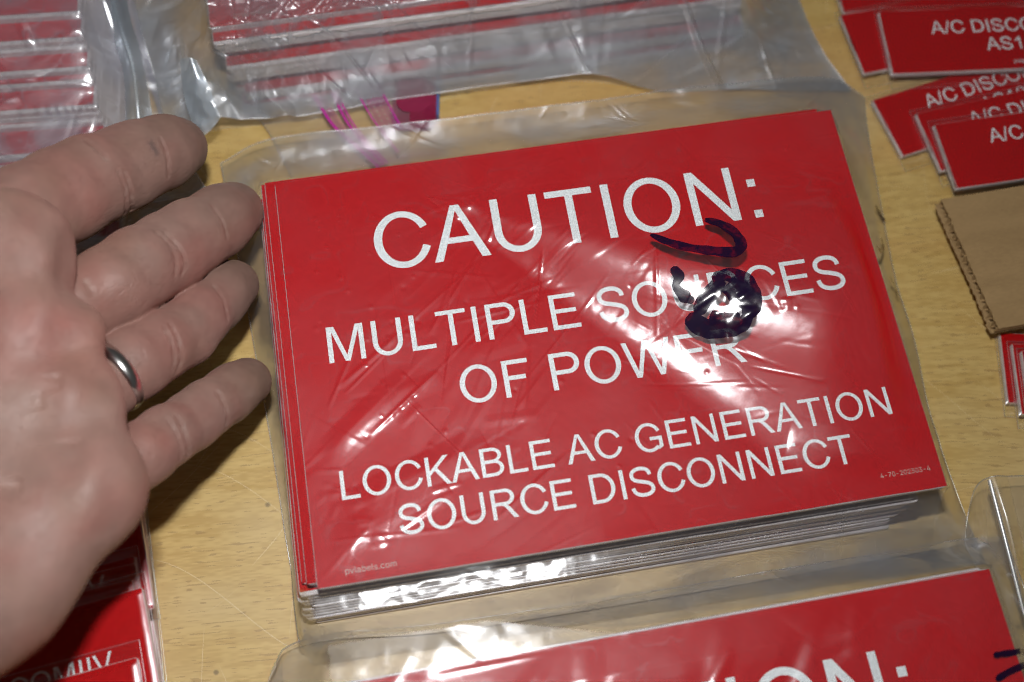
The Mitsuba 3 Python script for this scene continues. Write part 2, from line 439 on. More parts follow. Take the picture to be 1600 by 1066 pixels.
# ------------------------------------------------------------------ small plates in clear sleeves
r5 = random.Random(17)


def small_sign(name, corner, w, h, t, rot, label, cat='sign', group=None, texts=(), imprint=None, sleeve=0.0022, tilt=0.0, edge='white_plate', tail=0.003):
    """corner: world position of the bottom left corner of the plate's underside."""
    k = thing(name, label, cat, group)
    m = T().translate([float(x) for x in corner]).rotate([0, 0, 1], rot).rotate([0, 1, 0], tilt)
    part(k, 'plate', {**mikit.ply(rbox(w, h, t, 0.0006), edge), 'to_world': m})
    part(k, 'red_face', {**mikit.ply(flat(sbox(0.0002, 0.0002, w - 0.0002, h - 0.0002), t + 0.0001), 'red_vinyl'), 'to_world': m})
    for tx, x, y, c, cen in texts:
        part(k, 'lettering', {**mikit.ply(flat(line_poly(tx, x, y, c, cen), t + 0.00017), 'white_ink'), 'to_world': m})
    if imprint:
        part(k, 'imprint', {**mikit.ply(small_text(imprint[0], imprint[3], imprint[1], imprint[2], t + 0.00017), 'white_ink'), 'to_world': m})
    if sleeve:
        s = sleeve
        x0, x1, y0, y1 = -0.0009, w + 0.0009, -s - tail, h + s
        nx, ny = 60, 24
        gx, gy = np.meshgrid(np.linspace(x0, x1, nx), np.linspace(y0, y1, ny), indexing='ij')
        d = np.maximum(np.maximum(-gx, gx - w), np.maximum(-gy, gy - h))
        ph = r5.uniform(0, 99)
        wob = 0.0003 * meshkit.fbm(np.stack([gx * 90 + ph, gy * 160, gx * 0], -1), 2)
        top = t + 0.0003 + wob - np.clip(d, 0, 1) * np.minimum(1, (t * 0.8) / 0.0012)
        top = np.maximum(top, 0.0003)
        i, j = np.meshgrid(np.arange(nx - 1), np.arange(ny - 1), indexing='ij')
        g = i * ny + j
        f = np.concatenate([np.stack([g, g + ny, g + ny + 1], -1).reshape(-1, 3), np.stack([g, g + ny + 1, g + 1], -1).reshape(-1, 3)])
        part(k, 'sleeve', {**mikit.ply((np.stack([gx, gy, top], -1).reshape(-1, 3), f), 'sleeve_film', True), 'to_world': m})
        rim = [(x0, y0), (x1, y0), (x1, y1), (x0, y1), (x0, y0)]
        part(k, 'sleeve_seam', {**mikit.ply(join(*[tube([(a[0], a[1], 0.0004), ((a[0] + b[0]) / 2, (a[1] + b[1]) / 2, 0.0004), (b[0], b[1], 0.0004)], 0.00008, 5) for a, b in zip(rim, rim[1:])]), 'film_seam', True), 'to_world': m})
    return k


def corner_from(px_tl, px_bl, z):
    a, b = at(*px_tl, z), at(*px_bl, z)
    d = (a - b)[:2]
    return b, math.degrees(math.atan2(-d[0], d[1])), float(np.linalg.norm(d))


AC = 'A/C DISCONNECT'


def ac(px_tl, px_bl, z, label, w=0.100, second=True, cap=0.0054, tz=0.0016, tail=0.003, tilt=0.0, texts=True, h=None):
    b, rot, hh = corner_from(px_tl, px_bl, z + tz)
    h = h or hh
    tx = []
    if texts:
        tx = [(AC, w / 2, h * 0.60, cap, True)]
        if second:
            tx.append(('AS1000', w / 2, h * 0.60 - cap * 1.45, cap, True))
    return small_sign('disconnect_sign', (b[0], b[1], z), w, h, tz, rot, label, texts=tx, imprint=('pvlabels.com 4-70', w * 0.45, h * 0.10, 0.0015) if texts and second else None, tail=tail, tilt=tilt)


ac((1303, -25), (1318, 22), 0.0018, 'narrow red sign corner at the top edge, left behind the other A/C signs', texts=False)
ac((1312, 24), (1350, 116), 0.0042, 'red sign without visible lettering poking out left of the top A/C sign', texts=False)
ac((1372, 18), (1394, 117), 0.0068, 'topmost red A/C sign with AS10 in its second line, near the upper right corner')
ac((1362, 157), (1410, 245), 0.0022, 'red A/C sign lying askew on bare wood, lowest of the three overlapping')
ac((1430, 178), (1470, 268), 0.0050, 'red A/C sign almost hidden between two other A/C signs at the right edge', second=True)
ac((1458, 195), (1494, 296), 0.0078, 'red A/C sign just above the cardboard piece at the right edge', second=False)

# small signs at the right edge under the cardboard
for (tl, bl, z, lab) in (((1562, 520), (1575, 630), 0.0015, 'red plate with white left edge standing out farthest left below the cardboard'),
                         ((1581, 537), (1596, 648), 0.0040, 'middle red plate below the cardboard at the right edge'),
                         ((1596, 548), (1612, 662), 0.0065, 'red plate cut by the right edge below the cardboard')):
    b, rot, hh = corner_from(tl, bl, z + 0.0018)
    small_sign('small_sign', (b[0], b[1], z), 0.06, hh, 0.0018, rot, lab, sleeve=0.0012)

# pile at the lower left corner, upside down signs in sleeves
rows = [((218, 800), (232, 890)), ((210, 868), (224, 965)), ((207, 905), (222, 985)), ((222, 918), (238, 1040)), ((214, 1027), (238, 1150))]
for i in range(7):
    e = at(246 + 3 * i + r5.uniform(-3, 3), 1150 - 2 * i, 0.0015)
    z = 0.0005 + (6 - i) * 0.0026
    rot = 3 + r5.uniform(-1, 1)
    small_sign('small_sign', (e[0] - 0.09, e[1] - 0.002 * i, z), 0.09, 0.075, 0.0018, rot, 'one of the red plates low in the pile at the lower left corner', group='plates low in the lower left pile', sleeve=0.0012, edge='pink_plate', tail=0)
lab5 = ['red plate in hand shadow at the back of the lower left pile', 'red sleeved plate second from the back of the lower left pile', 'red sleeved plate with two bright glints, under the hand shadow edge',
        'red sleeved plate with cut white letters in the lower left pile', 'frontmost red plate in the lower left corner, cut by the bottom edge']
for i, ((ax, ay), (bx, by)) in enumerate(rows):
    z = 0.0195 + 0.0022 * i
    a, b = at(ax, ay, z + 0.0018), at(bx, by, z + 0.0018)
    rot = 5.5 + [0, 1.2, -0.5, 1.5, 0.6][i]
    ra = math.radians(rot)
    w, h = 0.09, 0.028 if i < 4 else 0.03
    ox, oy = a[0] - w * math.cos(ra) + h * math.sin(ra), a[1] - w * math.sin(ra) - h * math.cos(ra)
    tx = []
    if i in (1, 3):
        tx = [('COMIIV', w - (0.0365 if i == 1 else 0.0385), h - (0.0085 if i == 1 else 0.0200), 0.0056, False)]
    small_sign('small_sign', (ox, oy, z), w, h, 0.0018, rot, lab5[i], texts=tx, sleeve=0.0046 if i > 1 else 0.003, edge='pink_plate', tail=0)

# ------------------------------------------------------------------ corrugated cardboard at the right edge
kb = thing('cardboard_piece', 'torn piece of brown corrugated cardboard lying on the A/C signs at the right edge', 'cardboard')
zc = 0.0125
c0, c1, c2 = at(1467, 312, zc), at(1556, 515, zc), at(1640, 283, zc)
ey = (c0 - c1)[:2]; eh = float(np.linalg.norm(ey)); ey /= eh
ex = (c2 - c0)[:2]; ex /= np.linalg.norm(ex)
cw = 0.11
ns = 120
s = np.linspace(0, 1, ns)
edge = np.array([c1[:2] + ey * eh * t for t in s])
rag = 0.0012 * (meshkit.fbm(np.c_[s * 22, s * 0, s * 0 + 3], 3) - 0.5) + 0.0009 * (meshkit.noise(np.c_[s * 90, s * 0, s * 0]) - 0.5)


def liner(z, t, ragk, seed, back=0.0):
    rg = rag * ragk + 0.0009 * (meshkit.noise(np.c_[s * 60, s * 0 + seed, s * 0]) - 0.5)
    L = edge + ex * (rg[:, None] * 0.6 + back)
    R = edge + ex * cw
    bow = 0.0006 * np.sin(s * 9 + seed)
    v = np.vstack([np.c_[L, z + t + bow * 0.3], np.c_[R, np.full(ns, z + t)], np.c_[L, z + bow * 0.3], np.c_[R, np.full(ns, z)]])
    i = np.arange(ns - 1)
    f = np.vstack([np.c_[i, i + ns, i + ns + 1], np.c_[i, i + ns + 1, i + 1], np.c_[i + 2 * ns, i + 3 * ns + 1, i + 3 * ns], np.c_[i + 2 * ns, i + 2 * ns + 1, i + 3 * ns + 1],
                   np.c_[i, i + 1, i + 2 * ns + 1], np.c_[i, i + 2 * ns + 1, i + 2 * ns]])
    return v, f


part(kb, 'liner', mikit.ply(liner(zc - 0.0004, 0.0004, 0.45, 1, 0.0009), 'cardboard'))
part(kb, 'liner', mikit.ply(liner(zc - 0.0040, 0.0004, 0.6, 5), 'cardboard'))
nf = 260
sf = np.linspace(0, 1, nf)
wave = zc - 0.0022 + 0.00155 * np.sin(sf * 2 * np.pi * 15 + 1.2 * np.sin(sf * 9))
Lf = np.array([c1[:2] + ey * eh * t for t in sf]) + ex * (0.0003 + 0.0010 * meshkit.noise(np.c_[sf * 70, sf * 0, sf * 0 + 9]))[:, None]
vf = np.vstack([np.c_[Lf, wave], np.c_[Lf + ex * cw, wave]])
i = np.arange(nf - 1)
part(kb, 'flute', mikit.ply((vf, np.vstack([np.c_[i, i + nf, i + nf + 1], np.c_[i, i + nf + 1, i + 1]])), 'cardboard', True))


# ------------------------------------------------------------------ plastic bags: sheets draped over what they hold
def quad_sdf(x, y, quad):
    """Signed distance (negative inside) to a convex polygon, counter-clockwise."""
    d = np.full(x.shape, -1e9)
    n = len(quad)
    for k in range(n):
        a, b = np.asarray(quad[k]), np.asarray(quad[(k + 1) % n])
        e = (b - a) / np.linalg.norm(b - a)
        d = np.maximum(d, (x - a[0]) * e[1] - (y - a[1]) * e[0])
    return d


def sheet(top, right, bottom, left, nu, nv):
    """Transfinite sheet between four boundary curves (each a list of 3-D points: top and bottom run left to right, left and right run top to bottom)."""
    def res(c, n):
        p = catmull(c, 24)
        d = np.r_[0, np.cumsum(np.linalg.norm(np.diff(p, axis=0), axis=1))]
        t = np.linspace(0, d[-1], n)
        return np.stack([np.interp(t, d, p[:, k]) for k in range(3)], 1)
    t, b, l, r = res(top, nu), res(bottom, nu), res(left, nv), res(right, nv)
    u, v = np.linspace(0, 1, nu)[:, None, None], np.linspace(0, 1, nv)[None, :, None]
    P = (1 - v) * t[:, None] + v * b[:, None] + (1 - u) * l[None] + u * r[None] - ((1 - u) * (1 - v) * t[0] + u * (1 - v) * t[-1] + (1 - u) * v * b[0] + u * v * b[-1])
    return P


def grid_faces(nu, nv):
    i, j = np.meshgrid(np.arange(nu - 1), np.arange(nv - 1), indexing='ij')
    g = i * nv + j
    return np.concatenate([np.stack([g, g + nv + 1, g + nv], -1).reshape(-1, 3), np.stack([g, g + 1, g + nv + 1], -1).reshape(-1, 3)])


def drape(P, obst, iters=500, sag=0.0, fixed=(1, 1, 1, 1), floor=0.0008):
    """Relaxes z of the sheet P like a taut membrane that may not sink below obst(x, y)."""
    o = np.maximum(obst(P[..., 0], P[..., 1]), floor)
    z = np.maximum(P[..., 2], o)
    e = [z[:, 0].copy(), z[-1].copy(), z[:, -1].copy(), z[0].copy()]
    for _ in range(iters):
        q = np.pad(z, 1, mode='edge')
        z = np.maximum(o, 0.25 * (q[2:, 1:-1] + q[:-2, 1:-1] + q[1:-1, 2:] + q[1:-1, :-2]) - sag)
        if fixed[0]: z[:, 0] = e[0]
        if fixed[1]: z[-1] = e[1]
        if fixed[2]: z[:, -1] = e[2]
        if fixed[3]: z[0] = e[3]
    Q = P.copy()
    Q[..., 2] = z
    return Q


def crease(x, y, a, b, h, w, skew=1.0):
    """A fold from a to b (world xy): height h fading to the ends, half width w on its right side and w*skew on its left."""
    a, b = np.asarray(a)[:2], np.asarray(b)[:2]
    L = np.linalg.norm(b - a)
    e = (b - a) / L
    t = ((x - a[0]) * e[0] + (y - a[1]) * e[1]) / L
    d = (x - a[0]) * e[1] - (y - a[1]) * e[0]
    ww = np.where(d > 0, w, w * skew)
    k = np.clip(np.abs(d) / ww, 0, 1)
    prof = 1 - np.sqrt(k * k + 0.02) / math.sqrt(1.02)
    prof = np.clip(prof, 0, 1)
    tt = np.clip(t, 0, 1)
    return h * prof * np.where((t > 0) & (t < 1), np.sin(np.pi * tt) ** 0.6, 0)


def wrinkles(x, y, seed, n, box_, h=(0.0002, 0.0007), length=(0.01, 0.05), w=(0.001, 0.004), angle=None):
    r = random.Random(seed)
    out = np.zeros_like(x)
    for _ in range(n):
        cx, cy = r.uniform(box_[0], box_[1]), r.uniform(box_[2], box_[3])
        a = r.uniform(0, math.pi) if angle is None else r.gauss(angle, 0.35)
        L = r.uniform(*length) / 2
        dx, dy = L * math.cos(a), L * math.sin(a)
        sg, hh, ww, sk = r.choice((1, 1, -0.6)), r.uniform(*h), r.uniform(*w), r.uniform(0.3, 2.5)
        m_ = 2.6 * ww
        near_ = (np.abs(x - cx) < abs(dx) + m_) & (np.abs(y - cy) < abs(dy) + m_)
        if near_.any():
            out[near_] += sg * crease(x[near_], y[near_], (cx - dx, cy - dy), (cx + dx, cy + dy), hh, ww, sk)
    return out


def bag_obst(quads):
    """quads: list of (counter-clockwise polygon, height, softness)."""
    def fn(x, y):
        z = np.full(x.shape, 0.0)
        for qd, h, sft in quads:
            z = np.maximum(z, h * np.clip(-quad_sdf(x, y, qd) / sft + 1.0, 0, 1) ** 0.5)
        return z
    return fn


def rect_quad(o, ux_, uy_, w, h, grow=0.0006):
    o = np.asarray(o)[:2] - ux_ * grow - uy_ * grow
    w, h = w + 2 * grow, h + 2 * grow
    return [o, o + ux_ * w, o + ux_ * w + uy_ * h, o + uy_ * h]


def refine(P, k=2):
    """The sheet with k times as many points each way."""
    nu, nv = P.shape[0] * k, P.shape[1] * k
    from scipy.interpolate import RectBivariateSpline
    u, v = np.arange(P.shape[0]), np.arange(P.shape[1])
    U, V = np.linspace(0, P.shape[0] - 1, nu), np.linspace(0, P.shape[1] - 1, nv)
    return np.stack([RectBivariateSpline(u, v, P[..., c], kx=1, ky=1)(U, V) for c in range(3)], -1)


EX, EY = np.array([1.0, 0]), np.array([0, 1.0])


def bag_sheet(k, P, name, mat, lift=None, smooth=True):
    nu, nv = P.shape[:2]
    if lift is not None:
        P = P.copy()
        P[..., 2] += lift
    part(k, name, mikit.ply((P.reshape(-1, 3), grid_faces(nu, nv)), mat, True))
    return P


def edge_seam(k, path, r=0.00018, mat='film_seam'):
    part(k, 'seam', mikit.ply(tube(path, r, 6), mat, True))


def pts(l):
    return [at(*p) for p in l]


# --- middle bag
kb1 = thing('plastic_bag', 'clear plastic bag with black marker scribble around the central CAUTION stack', 'plastic bag')
mm = 0.001
top = pts([(345, 256, 8 * mm), (430, 216, 12 * mm), (650, 192, 13 * mm), (900, 160, 13 * mm), (1130, 132, 12 * mm), (1290, 122, 8 * mm), (1350, 150, 4 * mm)])
right = pts([(1350, 150, 4 * mm), (1357, 215, 3 * mm), (1380, 340, 3 * mm), (1400, 440, 3 * mm), (1428, 530, 3 * mm), (1452, 640, 4 * mm), (1497, 775, 6 * mm), (1540, 880, 2 * mm)])
left = pts([(345, 256, 8 * mm), (372, 400, 8 * mm), (398, 545, 5 * mm), (425, 700, 3 * mm), (448, 850, 3 * mm), (472, 988, 2 * mm), (488, 1040, 1.5 * mm)])
bottom = pts([(488, 1040, 1.5 * mm), (700, 1010, 1.5 * mm), (1000, 962, 1.5 * mm), (1300, 915, 1.5 * mm), (1540, 880, 2 * mm)])
P = sheet(top, right, bottom, left, 300, 240)
hull1 = [np.array(v) for v in [(-SW / 2 - 0.0070, -SH / 2 - 0.0085), (SW / 2 + 0.0004, -SH / 2 - 0.0085), (SW / 2 + 0.0004, SH / 2 + 0.001), (-SW / 2 - 0.0070, SH / 2 + 0.001)]]
ob1 = bag_obst([(rect_quad((-SW / 2, -SH / 2), EX, EY, SW, SH, 0.0004), H + 0.0008, 0.002), (hull1, H * 0.55, 0.004), ([np.array(v) for v in [(-SW / 2 - 0.001, -SH / 2 - 0.0085), (-0.020, -SH / 2 - 0.0085), (0.045, -SH / 2 + 0.001), (-SW / 2 - 0.001, -SH / 2 + 0.001)]], H + 0.0008, 0.002), (rect_quad((-SW / 2 - 0.0045, -SH / 2 + 0.002), EX, EY, SW, SH, 0.0006), H - PITCH + 0.0006, 0.002)])
P = refine(drape(P, ob1, 700))
x, y = P[..., 0], P[..., 1]
inside = np.clip(-quad_sdf(x, y, rect_quad((-SW / 2, -SH / 2), EX, EY, SW, SH, -0.001)) / 0.012, 0, 1)
outside = 1 - inside


def w2(px, py):
    return at(px, py, H + 0.001)[:2]


def hump(x, y, a, b, h, wr, wl):
    """A smooth swelling of the film along a-b: height h, half width wr on the right of a->b, wl on the left."""
    a, b = np.asarray(a)[:2], np.asarray(b)[:2]
    L = np.linalg.norm(b - a)
    e = (b - a) / L
    t = ((x - a[0]) * e[0] + (y - a[1]) * e[1]) / L
    d = (x - a[0]) * e[1] - (y - a[1]) * e[0]
    k = np.clip(np.abs(d) / np.where(d > 0, wr, wl), 0, 1)
    return h * 0.5 * (1 + np.cos(np.pi * k)) * np.where((t > 0) & (t < 1), np.sin(np.pi * np.clip(t, 0, 1)) ** 0.8, 0)


def cone_fold(x, y, apex, end, ratio, spread, peak=0.78):
    """A conical swelling that opens from its apex towards its end: height ratio x distance, half width spread x distance, closing past peak."""
    a, b = np.asarray(apex)[:2], np.asarray(end)[:2]
    L = np.linalg.norm(b - a)
    e = (b - a) / L
    t = (x - a[0]) * e[0] + (y - a[1]) * e[1]
    d = (x - a[0]) * e[1] - (y - a[1]) * e[0]
    tc = np.clip(t, 1e-5, None)
    k = np.clip(np.abs(d) / (spread * tc), 0, 1)
    close = np.clip((L - t) / (L * (1 - peak)), 0, 1)
    return np.where(t > 0, ratio * tc * 0.5 * (1 + np.cos(np.pi * k)), 0) * close * close * (3 - 2 * close)


soft = inside * inside * (3 - 2 * inside)
lift = 0.0004 * soft * meshkit.fbm(np.stack([x * 28, y * 36, x * 0], -1), 3, seed=4)
lift += inside * 0.000022 * meshkit.fbm(np.stack([x * 400, y * 400, x * 0], -1), 2, seed=9)
lift += soft * cone_fold(x, y, w2(665, 308), w2(1532, 545), 0.124, 0.44, 0.70)
lift += soft * crease(x, y, w2(640, 385), w2(1010, 330), 0.0003, 0.003, 2.0)
lift += soft * crease(x, y, w2(700, 340), w2(850, 250), 0.0004, 0.004, 1.0)
lift += soft * crease(x, y, w2(640, 400), w2(800, 260), 0.0003, 0.003, 1.6)
lift += soft * crease(x, y, w2(540, 800), w2(760, 690), 0.0007, 0.007, 0.8)
lift += soft * crease(x, y, w2(500, 720), w2(640, 590), 0.0006, 0.006, 0.8)
lift += soft * crease(x, y, w2(520, 860), w2(700, 760), 0.0005, 0.005, 1.2)
lift += soft * crease(x, y, w2(1230, 690), w2(1460, 740), 0.0008, 0.006, 1.0)
lift += inside * 0.2 * wrinkles(x, y, 31, 26, (w2(560, 0)[0], w2(900, 0)[0], 0.00, 0.055), (0.0002, 0.0006), (0.015, 0.05), (0.0012, 0.004), angle=0.65)
lift += inside * 0.25 * wrinkles(x, y, 33, 22, (-0.09, -0.02, -0.062, 0.0), (0.0002, 0.0006), (0.008, 0.035), (0.0015, 0.005), angle=0.7)
lift += inside * 0.3 * wrinkles(x, y, 35, 50, (w2(975, 0)[0], w2(1190, 0)[0], -0.012, 0.022), (0.0003, 0.0010), (0.003, 0.012), (0.0008, 0.0022))
lift += inside * 0.3 * wrinkles(x, y, 36, 26, (-0.088, -0.070, -0.055, -0.030), (0.0002, 0.0007), (0.002, 0.008), (0.0008, 0.0018))
edge_y = -SH / 2 - 0.0010
py_ = np.clip((-0.022 - y) / (-0.022 - edge_y), 0, 1)
xw = np.clip((0.05 - x) / 0.06, 0, 1)
lip = np.clip(edge_y - y, 0, 0.010)
on_top = np.clip((P[..., 2] - H + 0.004) / 0.003, 0, 1)
lift += on_top * xw * (0.0026 * py_ ** 2 - 0.052 * lip + np.clip(lip / 0.002, 0, 1) * np.minimum((x + 0.050) ** 2 / 0.64, 0.0012))
lift += on_top * np.clip(lip / 0.002, 0, 1) * 0.0005 * meshkit.fbm(np.stack([x * 130, y * 200, x * 0], -1), 3, seed=77)
lift += on_top * np.clip(lip / 0.002, 0, 1) * 0.08 * wrinkles(x, y, 38, 40, (-0.09, 0.03, -0.072, -0.062), (0.0001, 0.0005), (0.004, 0.02), (0.0006, 0.0016), angle=0.1)
lift += inside * 0.6 * wrinkles(x, y, 81, 34, (w2(600, 0)[0], w2(960, 0)[0], -0.005, 0.058), (0.00012, 0.00032), (0.012, 0.06), (0.0005, 0.0012), angle=0.75)
lift += inside * 0.45 * wrinkles(x, y, 82, 34, (-0.088, 0.085, -0.06, 0.06), (0.00010, 0.00026), (0.006, 0.04), (0.0004, 0.0010))
lift += inside * 0.55 * wrinkles(x, y, 83, 26, (-0.088, -0.02, -0.06, 0.01), (0.00015, 0.0004), (0.008, 0.035), (0.0005, 0.0014), angle=0.8)
lift += inside * 0.22 * wrinkles(x, y, 84, 40, (0.005, 0.075, -0.035, 0.02), (0.00010, 0.00035), (0.004, 0.030), (0.0004, 0.0012), angle=-0.6)
# pinholes and specks pressed into the film
rs = random.Random(8)
for _ in range(60):
    cx, cy = rs.uniform(-0.088, 0.088), rs.uniform(-0.06, 0.06)
    if rs.random() < 0.5:
        cx, cy = rs.gauss(-0.068, 0.01), rs.gauss(0.02, 0.03)
    lift += 0.00010 * inside * np.exp(-((x - cx) ** 2 + (y - cy) ** 2) / (2 * rs.uniform(0.0003, 0.0006) ** 2)) * rs.choice((1, 1, -1))
lift += outside * (1 - 0.8 * on_top) * (0.0016 * (meshkit.fbm(np.stack([x * 60, y * 60, x * 0], -1), 3, seed=2) - 0.5) + wrinkles(x, y, 41, 200, (-0.11, 0.12, -0.10, 0.10), (0.00012, 0.0004), (0.006, 0.035), (0.0005, 0.0018))) * np.clip(P[..., 2] / 0.004, 0.35, 1)
P1 = bag_sheet(kb1, P, 'top_film', 'film_clear', lift)
LB = P.copy()
LB[..., 2] = 0.0003
part(kb1, 'bottom_film', mikit.ply((LB[::9, ::9].reshape(-1, 3), grid_faces(*LB[::9, ::9].shape[:2])), 'film_under', True))
edge_seam(kb1, P1[:, 0][::3]); edge_seam(kb1, P1[-1][::3]); edge_seam(kb1, P1[0][::3])
# inner flap of doubled film along the upper edge
from scipy.interpolate import LinearNDInterpolator


def follower(P):
    """z of the film at given xy, from its own points."""
    q_ = P.reshape(-1, 3)
    f = LinearNDInterpolator(q_[:, :2], q_[:, 2], fill_value=0.003)
    return lambda xy: f(np.asarray(xy))


film_z = follower(P1)


def mark(parent, pixels, width, name='marker_mark', n=10, lift=0.00022, zf=film_z, zz=H + 0.001):
    """A pen stroke lying on the film, width in metres (number or list)."""
    p2 = []
    for px, py in pixels:
        w_ = at(px, py, zz)
        for _ in range(6):
            w_ = at(px, py, float(zf(w_[None, :2])[0]))
        p2.append(w_[:2])
    c = catmull(p2, n)
    t = np.gradient(c, axis=0)
    t /= np.linalg.norm(t, axis=1, keepdims=True)
    nrm = np.c_[-t[:, 1], t[:, 0]]
    u = np.linspace(0, 1, len(c))
    w = np.interp(u, np.linspace(0, 1, np.size(width)), np.atleast_1d(width)) / 2
    w = w * np.clip(np.minimum(u, 1 - u) * 12 + 0.45, 0, 1)
    w = w * (0.86 + 0.28 * meshkit.noise(np.c_[np.arange(len(c)) * 0.35, np.full(len(c), pixels[0][0] * 0.1), np.zeros(len(c))]))
    cols = np.linspace(-1, 1, 9)
    xy = c[:, None] + nrm[:, None] * (w[:, None] * cols[None])[..., None]
    z = zf(xy.reshape(-1, 2)).reshape(xy.shape[:2]) + lift
    g = np.concatenate([xy, z[..., None]], -1)
    part(parent, name, mikit.ply((g.reshape(-1, 3), grid_faces(*g.shape[:2])), 'marker_ink', True))


mark(kb1, [(1101, 344), (1125, 350), (1147, 364), (1158, 383), (1146, 394), (1110, 392), (1070, 386), (1040, 377), (1016, 367)], [0.0030, 0.0034, 0.0034, 0.0032, 0.0027, 0.0016])
mark(kb1, [(1112, 436), (1140, 430), (1164, 446), (1174, 472), (1168, 498)], [0.0026, 0.0046, 0.0066, 0.0062, 0.0040])
mark(kb1, [(1172, 488), (1158, 508), (1128, 517), (1096, 511), (1074, 494)], [0.0030, 0.0044, 0.0040, 0.0052, 0.0044])
mark(kb1, [(1126, 436), (1116, 452), (1100, 470), (1090, 492)], [0.0040, 0.0052, 0.0044, 0.0036])
mark(kb1, [(1134, 446), (1150, 462), (1156, 482)], [0.0040, 0.0050, 0.0030])
mark(kb1, [(1050, 418), (1060, 432), (1056, 448), (1070, 464), (1084, 472)], [0.0020, 0.0034, 0.0020, 0.0034, 0.0018])
mark(kb1, [(1108, 496), (1132, 499), (1156, 492)], [0.0036, 0.0040, 0.0014])
mark(kb1, [(1368, 322), (1377, 338), (1381, 346)], [0.0014, 0.0018], zz=0.008)
mark(kb1, [(1376, 372), (1380, 386), (1374, 394), (1368, 384)], [0.0012, 0.0016], zz=0.008)
mark(kb1, [(1390, 436), (1398, 448), (1402, 462)], [0.0016, 0.0020], zz=0.006)

# --- upper bag
kb2 = thing('plastic_bag', 'crumpled clear plastic bag around the red sign stack at the top edge', 'plastic bag')
a = math.radians(UP_ROT)
uxx, uyy = np.array([math.cos(a), math.sin(a)]), np.array([-math.sin(a), math.cos(a)])
hq = rect_quad(q[:2] - uyy * 0.010, uxx, uyy, SW + 0.005, SH + 0.01, 0.001)
tq = rect_quad(q[:2] - uyy * 0.001, uxx, uyy, SW, SH, 0.0005)
ob2 = bag_obst([(tq, H + 0.0008, 0.003), (hq, H * 0.35, 0.003), (rect_quad(q[:2] - uyy * 0.006, uxx, uyy, SW + 0.003, SH, 0.0005), H * 0.7, 0.002)])
top = pts([(215, -420, 9 * mm), (600, -470, 9 * mm), (1150, -520, 8 * mm)])
left = pts([(215, -420, 9 * mm), (200, -150, 16 * mm), (205, 0, 16 * mm), (225, 100, 11 * mm), (262, 215, 5 * mm)])
right = pts([(1150, -520, 8 * mm), (1195, -150, 10 * mm), (1248, 0, 8 * mm), (1282, 75, 6 * mm), (1330, 142, 3 * mm)])
bottom = pts([(262, 215, 5 * mm), (345, 190, 10 * mm), (480, 180, 8 * mm), (640, 152, 7 * mm), (850, 123, 7 * mm), (935, 116, 9 * mm), (1030, 142, 3 * mm), (1150, 140, 2 * mm), (1330, 142, 3 * mm)])
P = sheet(top, right, bottom, left, 300, 220)
P = refine(drape(P, ob2, 420, sag=3e-6))
x, y = P[..., 0], P[..., 1]
amp = np.clip(P[..., 2] / 0.006, 0.15, 1)
lift = amp * (0.0024 * (meshkit.fbm(np.stack([x * 45, y * 70, x * 0], -1), 4, seed=12)) + wrinkles(x, y, 51, 150, (-0.13, 0.12, 0.06, 0.17), (0.0006, 0.0024), (0.008, 0.05), (0.0008, 0.004)))
lift += amp * wrinkles(x, y, 52, 150, (-0.12, 0.11, 0.075, 0.14), (0.0004, 0.0016), (0.02, 0.08), (0.0007, 0.0025), angle=0.02)
lift += amp * wrinkles(x, y, 53, 160, (-0.13, -0.05, 0.065, 0.13), (0.0005, 0.0020), (0.004, 0.025), (0.0006, 0.0025))


def u2(px, py, z=0.02):
    return at(px, py, z)[:2]


hem = np.clip((1 - np.linspace(0, 1, P.shape[1])) / 0.10, 0.12, 1)[None, :] * np.clip((1 - np.linspace(0, 1, P.shape[0])) / 0.08, 0.15, 1)[:, None] * np.clip(np.linspace(0, 1, P.shape[0]) / 0.06, 0.15, 1)[:, None]
lift *= hem
lift += crease(x, y, u2(430, 40), u2(520, -10), 0.003, 0.003, 1.0) + crease(x, y, u2(238, 35), u2(330, 60), 0.004, 0.006, 0.8) + crease(x, y, u2(400, 138), u2(450, 155), 0.003, 0.003, 1.2)
lift += crease(x, y, u2(300, 95), u2(400, 130), 0.004, 0.005, 1.0) + crease(x, y, u2(290, 100), u2(345, 180), 0.005, 0.004, 1.5)
lift += crease(x, y, u2(1050, 50, .008), u2(1130, 135, .004), 0.0022, 0.0014, 1.0)
P2 = bag_sheet(kb2, P, 'top_film', 'film_crinkled', lift)
inner = P[:, 40:-28].copy()
inner[..., 2] += 0.0010 + 0.6 * np.roll(lift, 74, axis=0)[:, 40:-28]
inner[..., 2] = np.minimum(inner[..., 2], P2[:, 40:-28, 2] - 0.0002)
part(kb2, 'inner_film', mikit.ply((inner.reshape(-1, 3), grid_faces(*inner.shape[:2])), 'film_milky', True))
LB = P.copy(); LB[..., 2] = 0.0005
part(kb2, 'bottom_film', mikit.ply((LB[::9, ::9].reshape(-1, 3), grid_faces(*LB[::9, ::9].shape[:2])), 'film_under', True))
edge_seam(kb2, P2[:, -1][::3]); edge_seam(kb2, P2[-1][::3]); edge_seam(kb2, P2[0][::3])
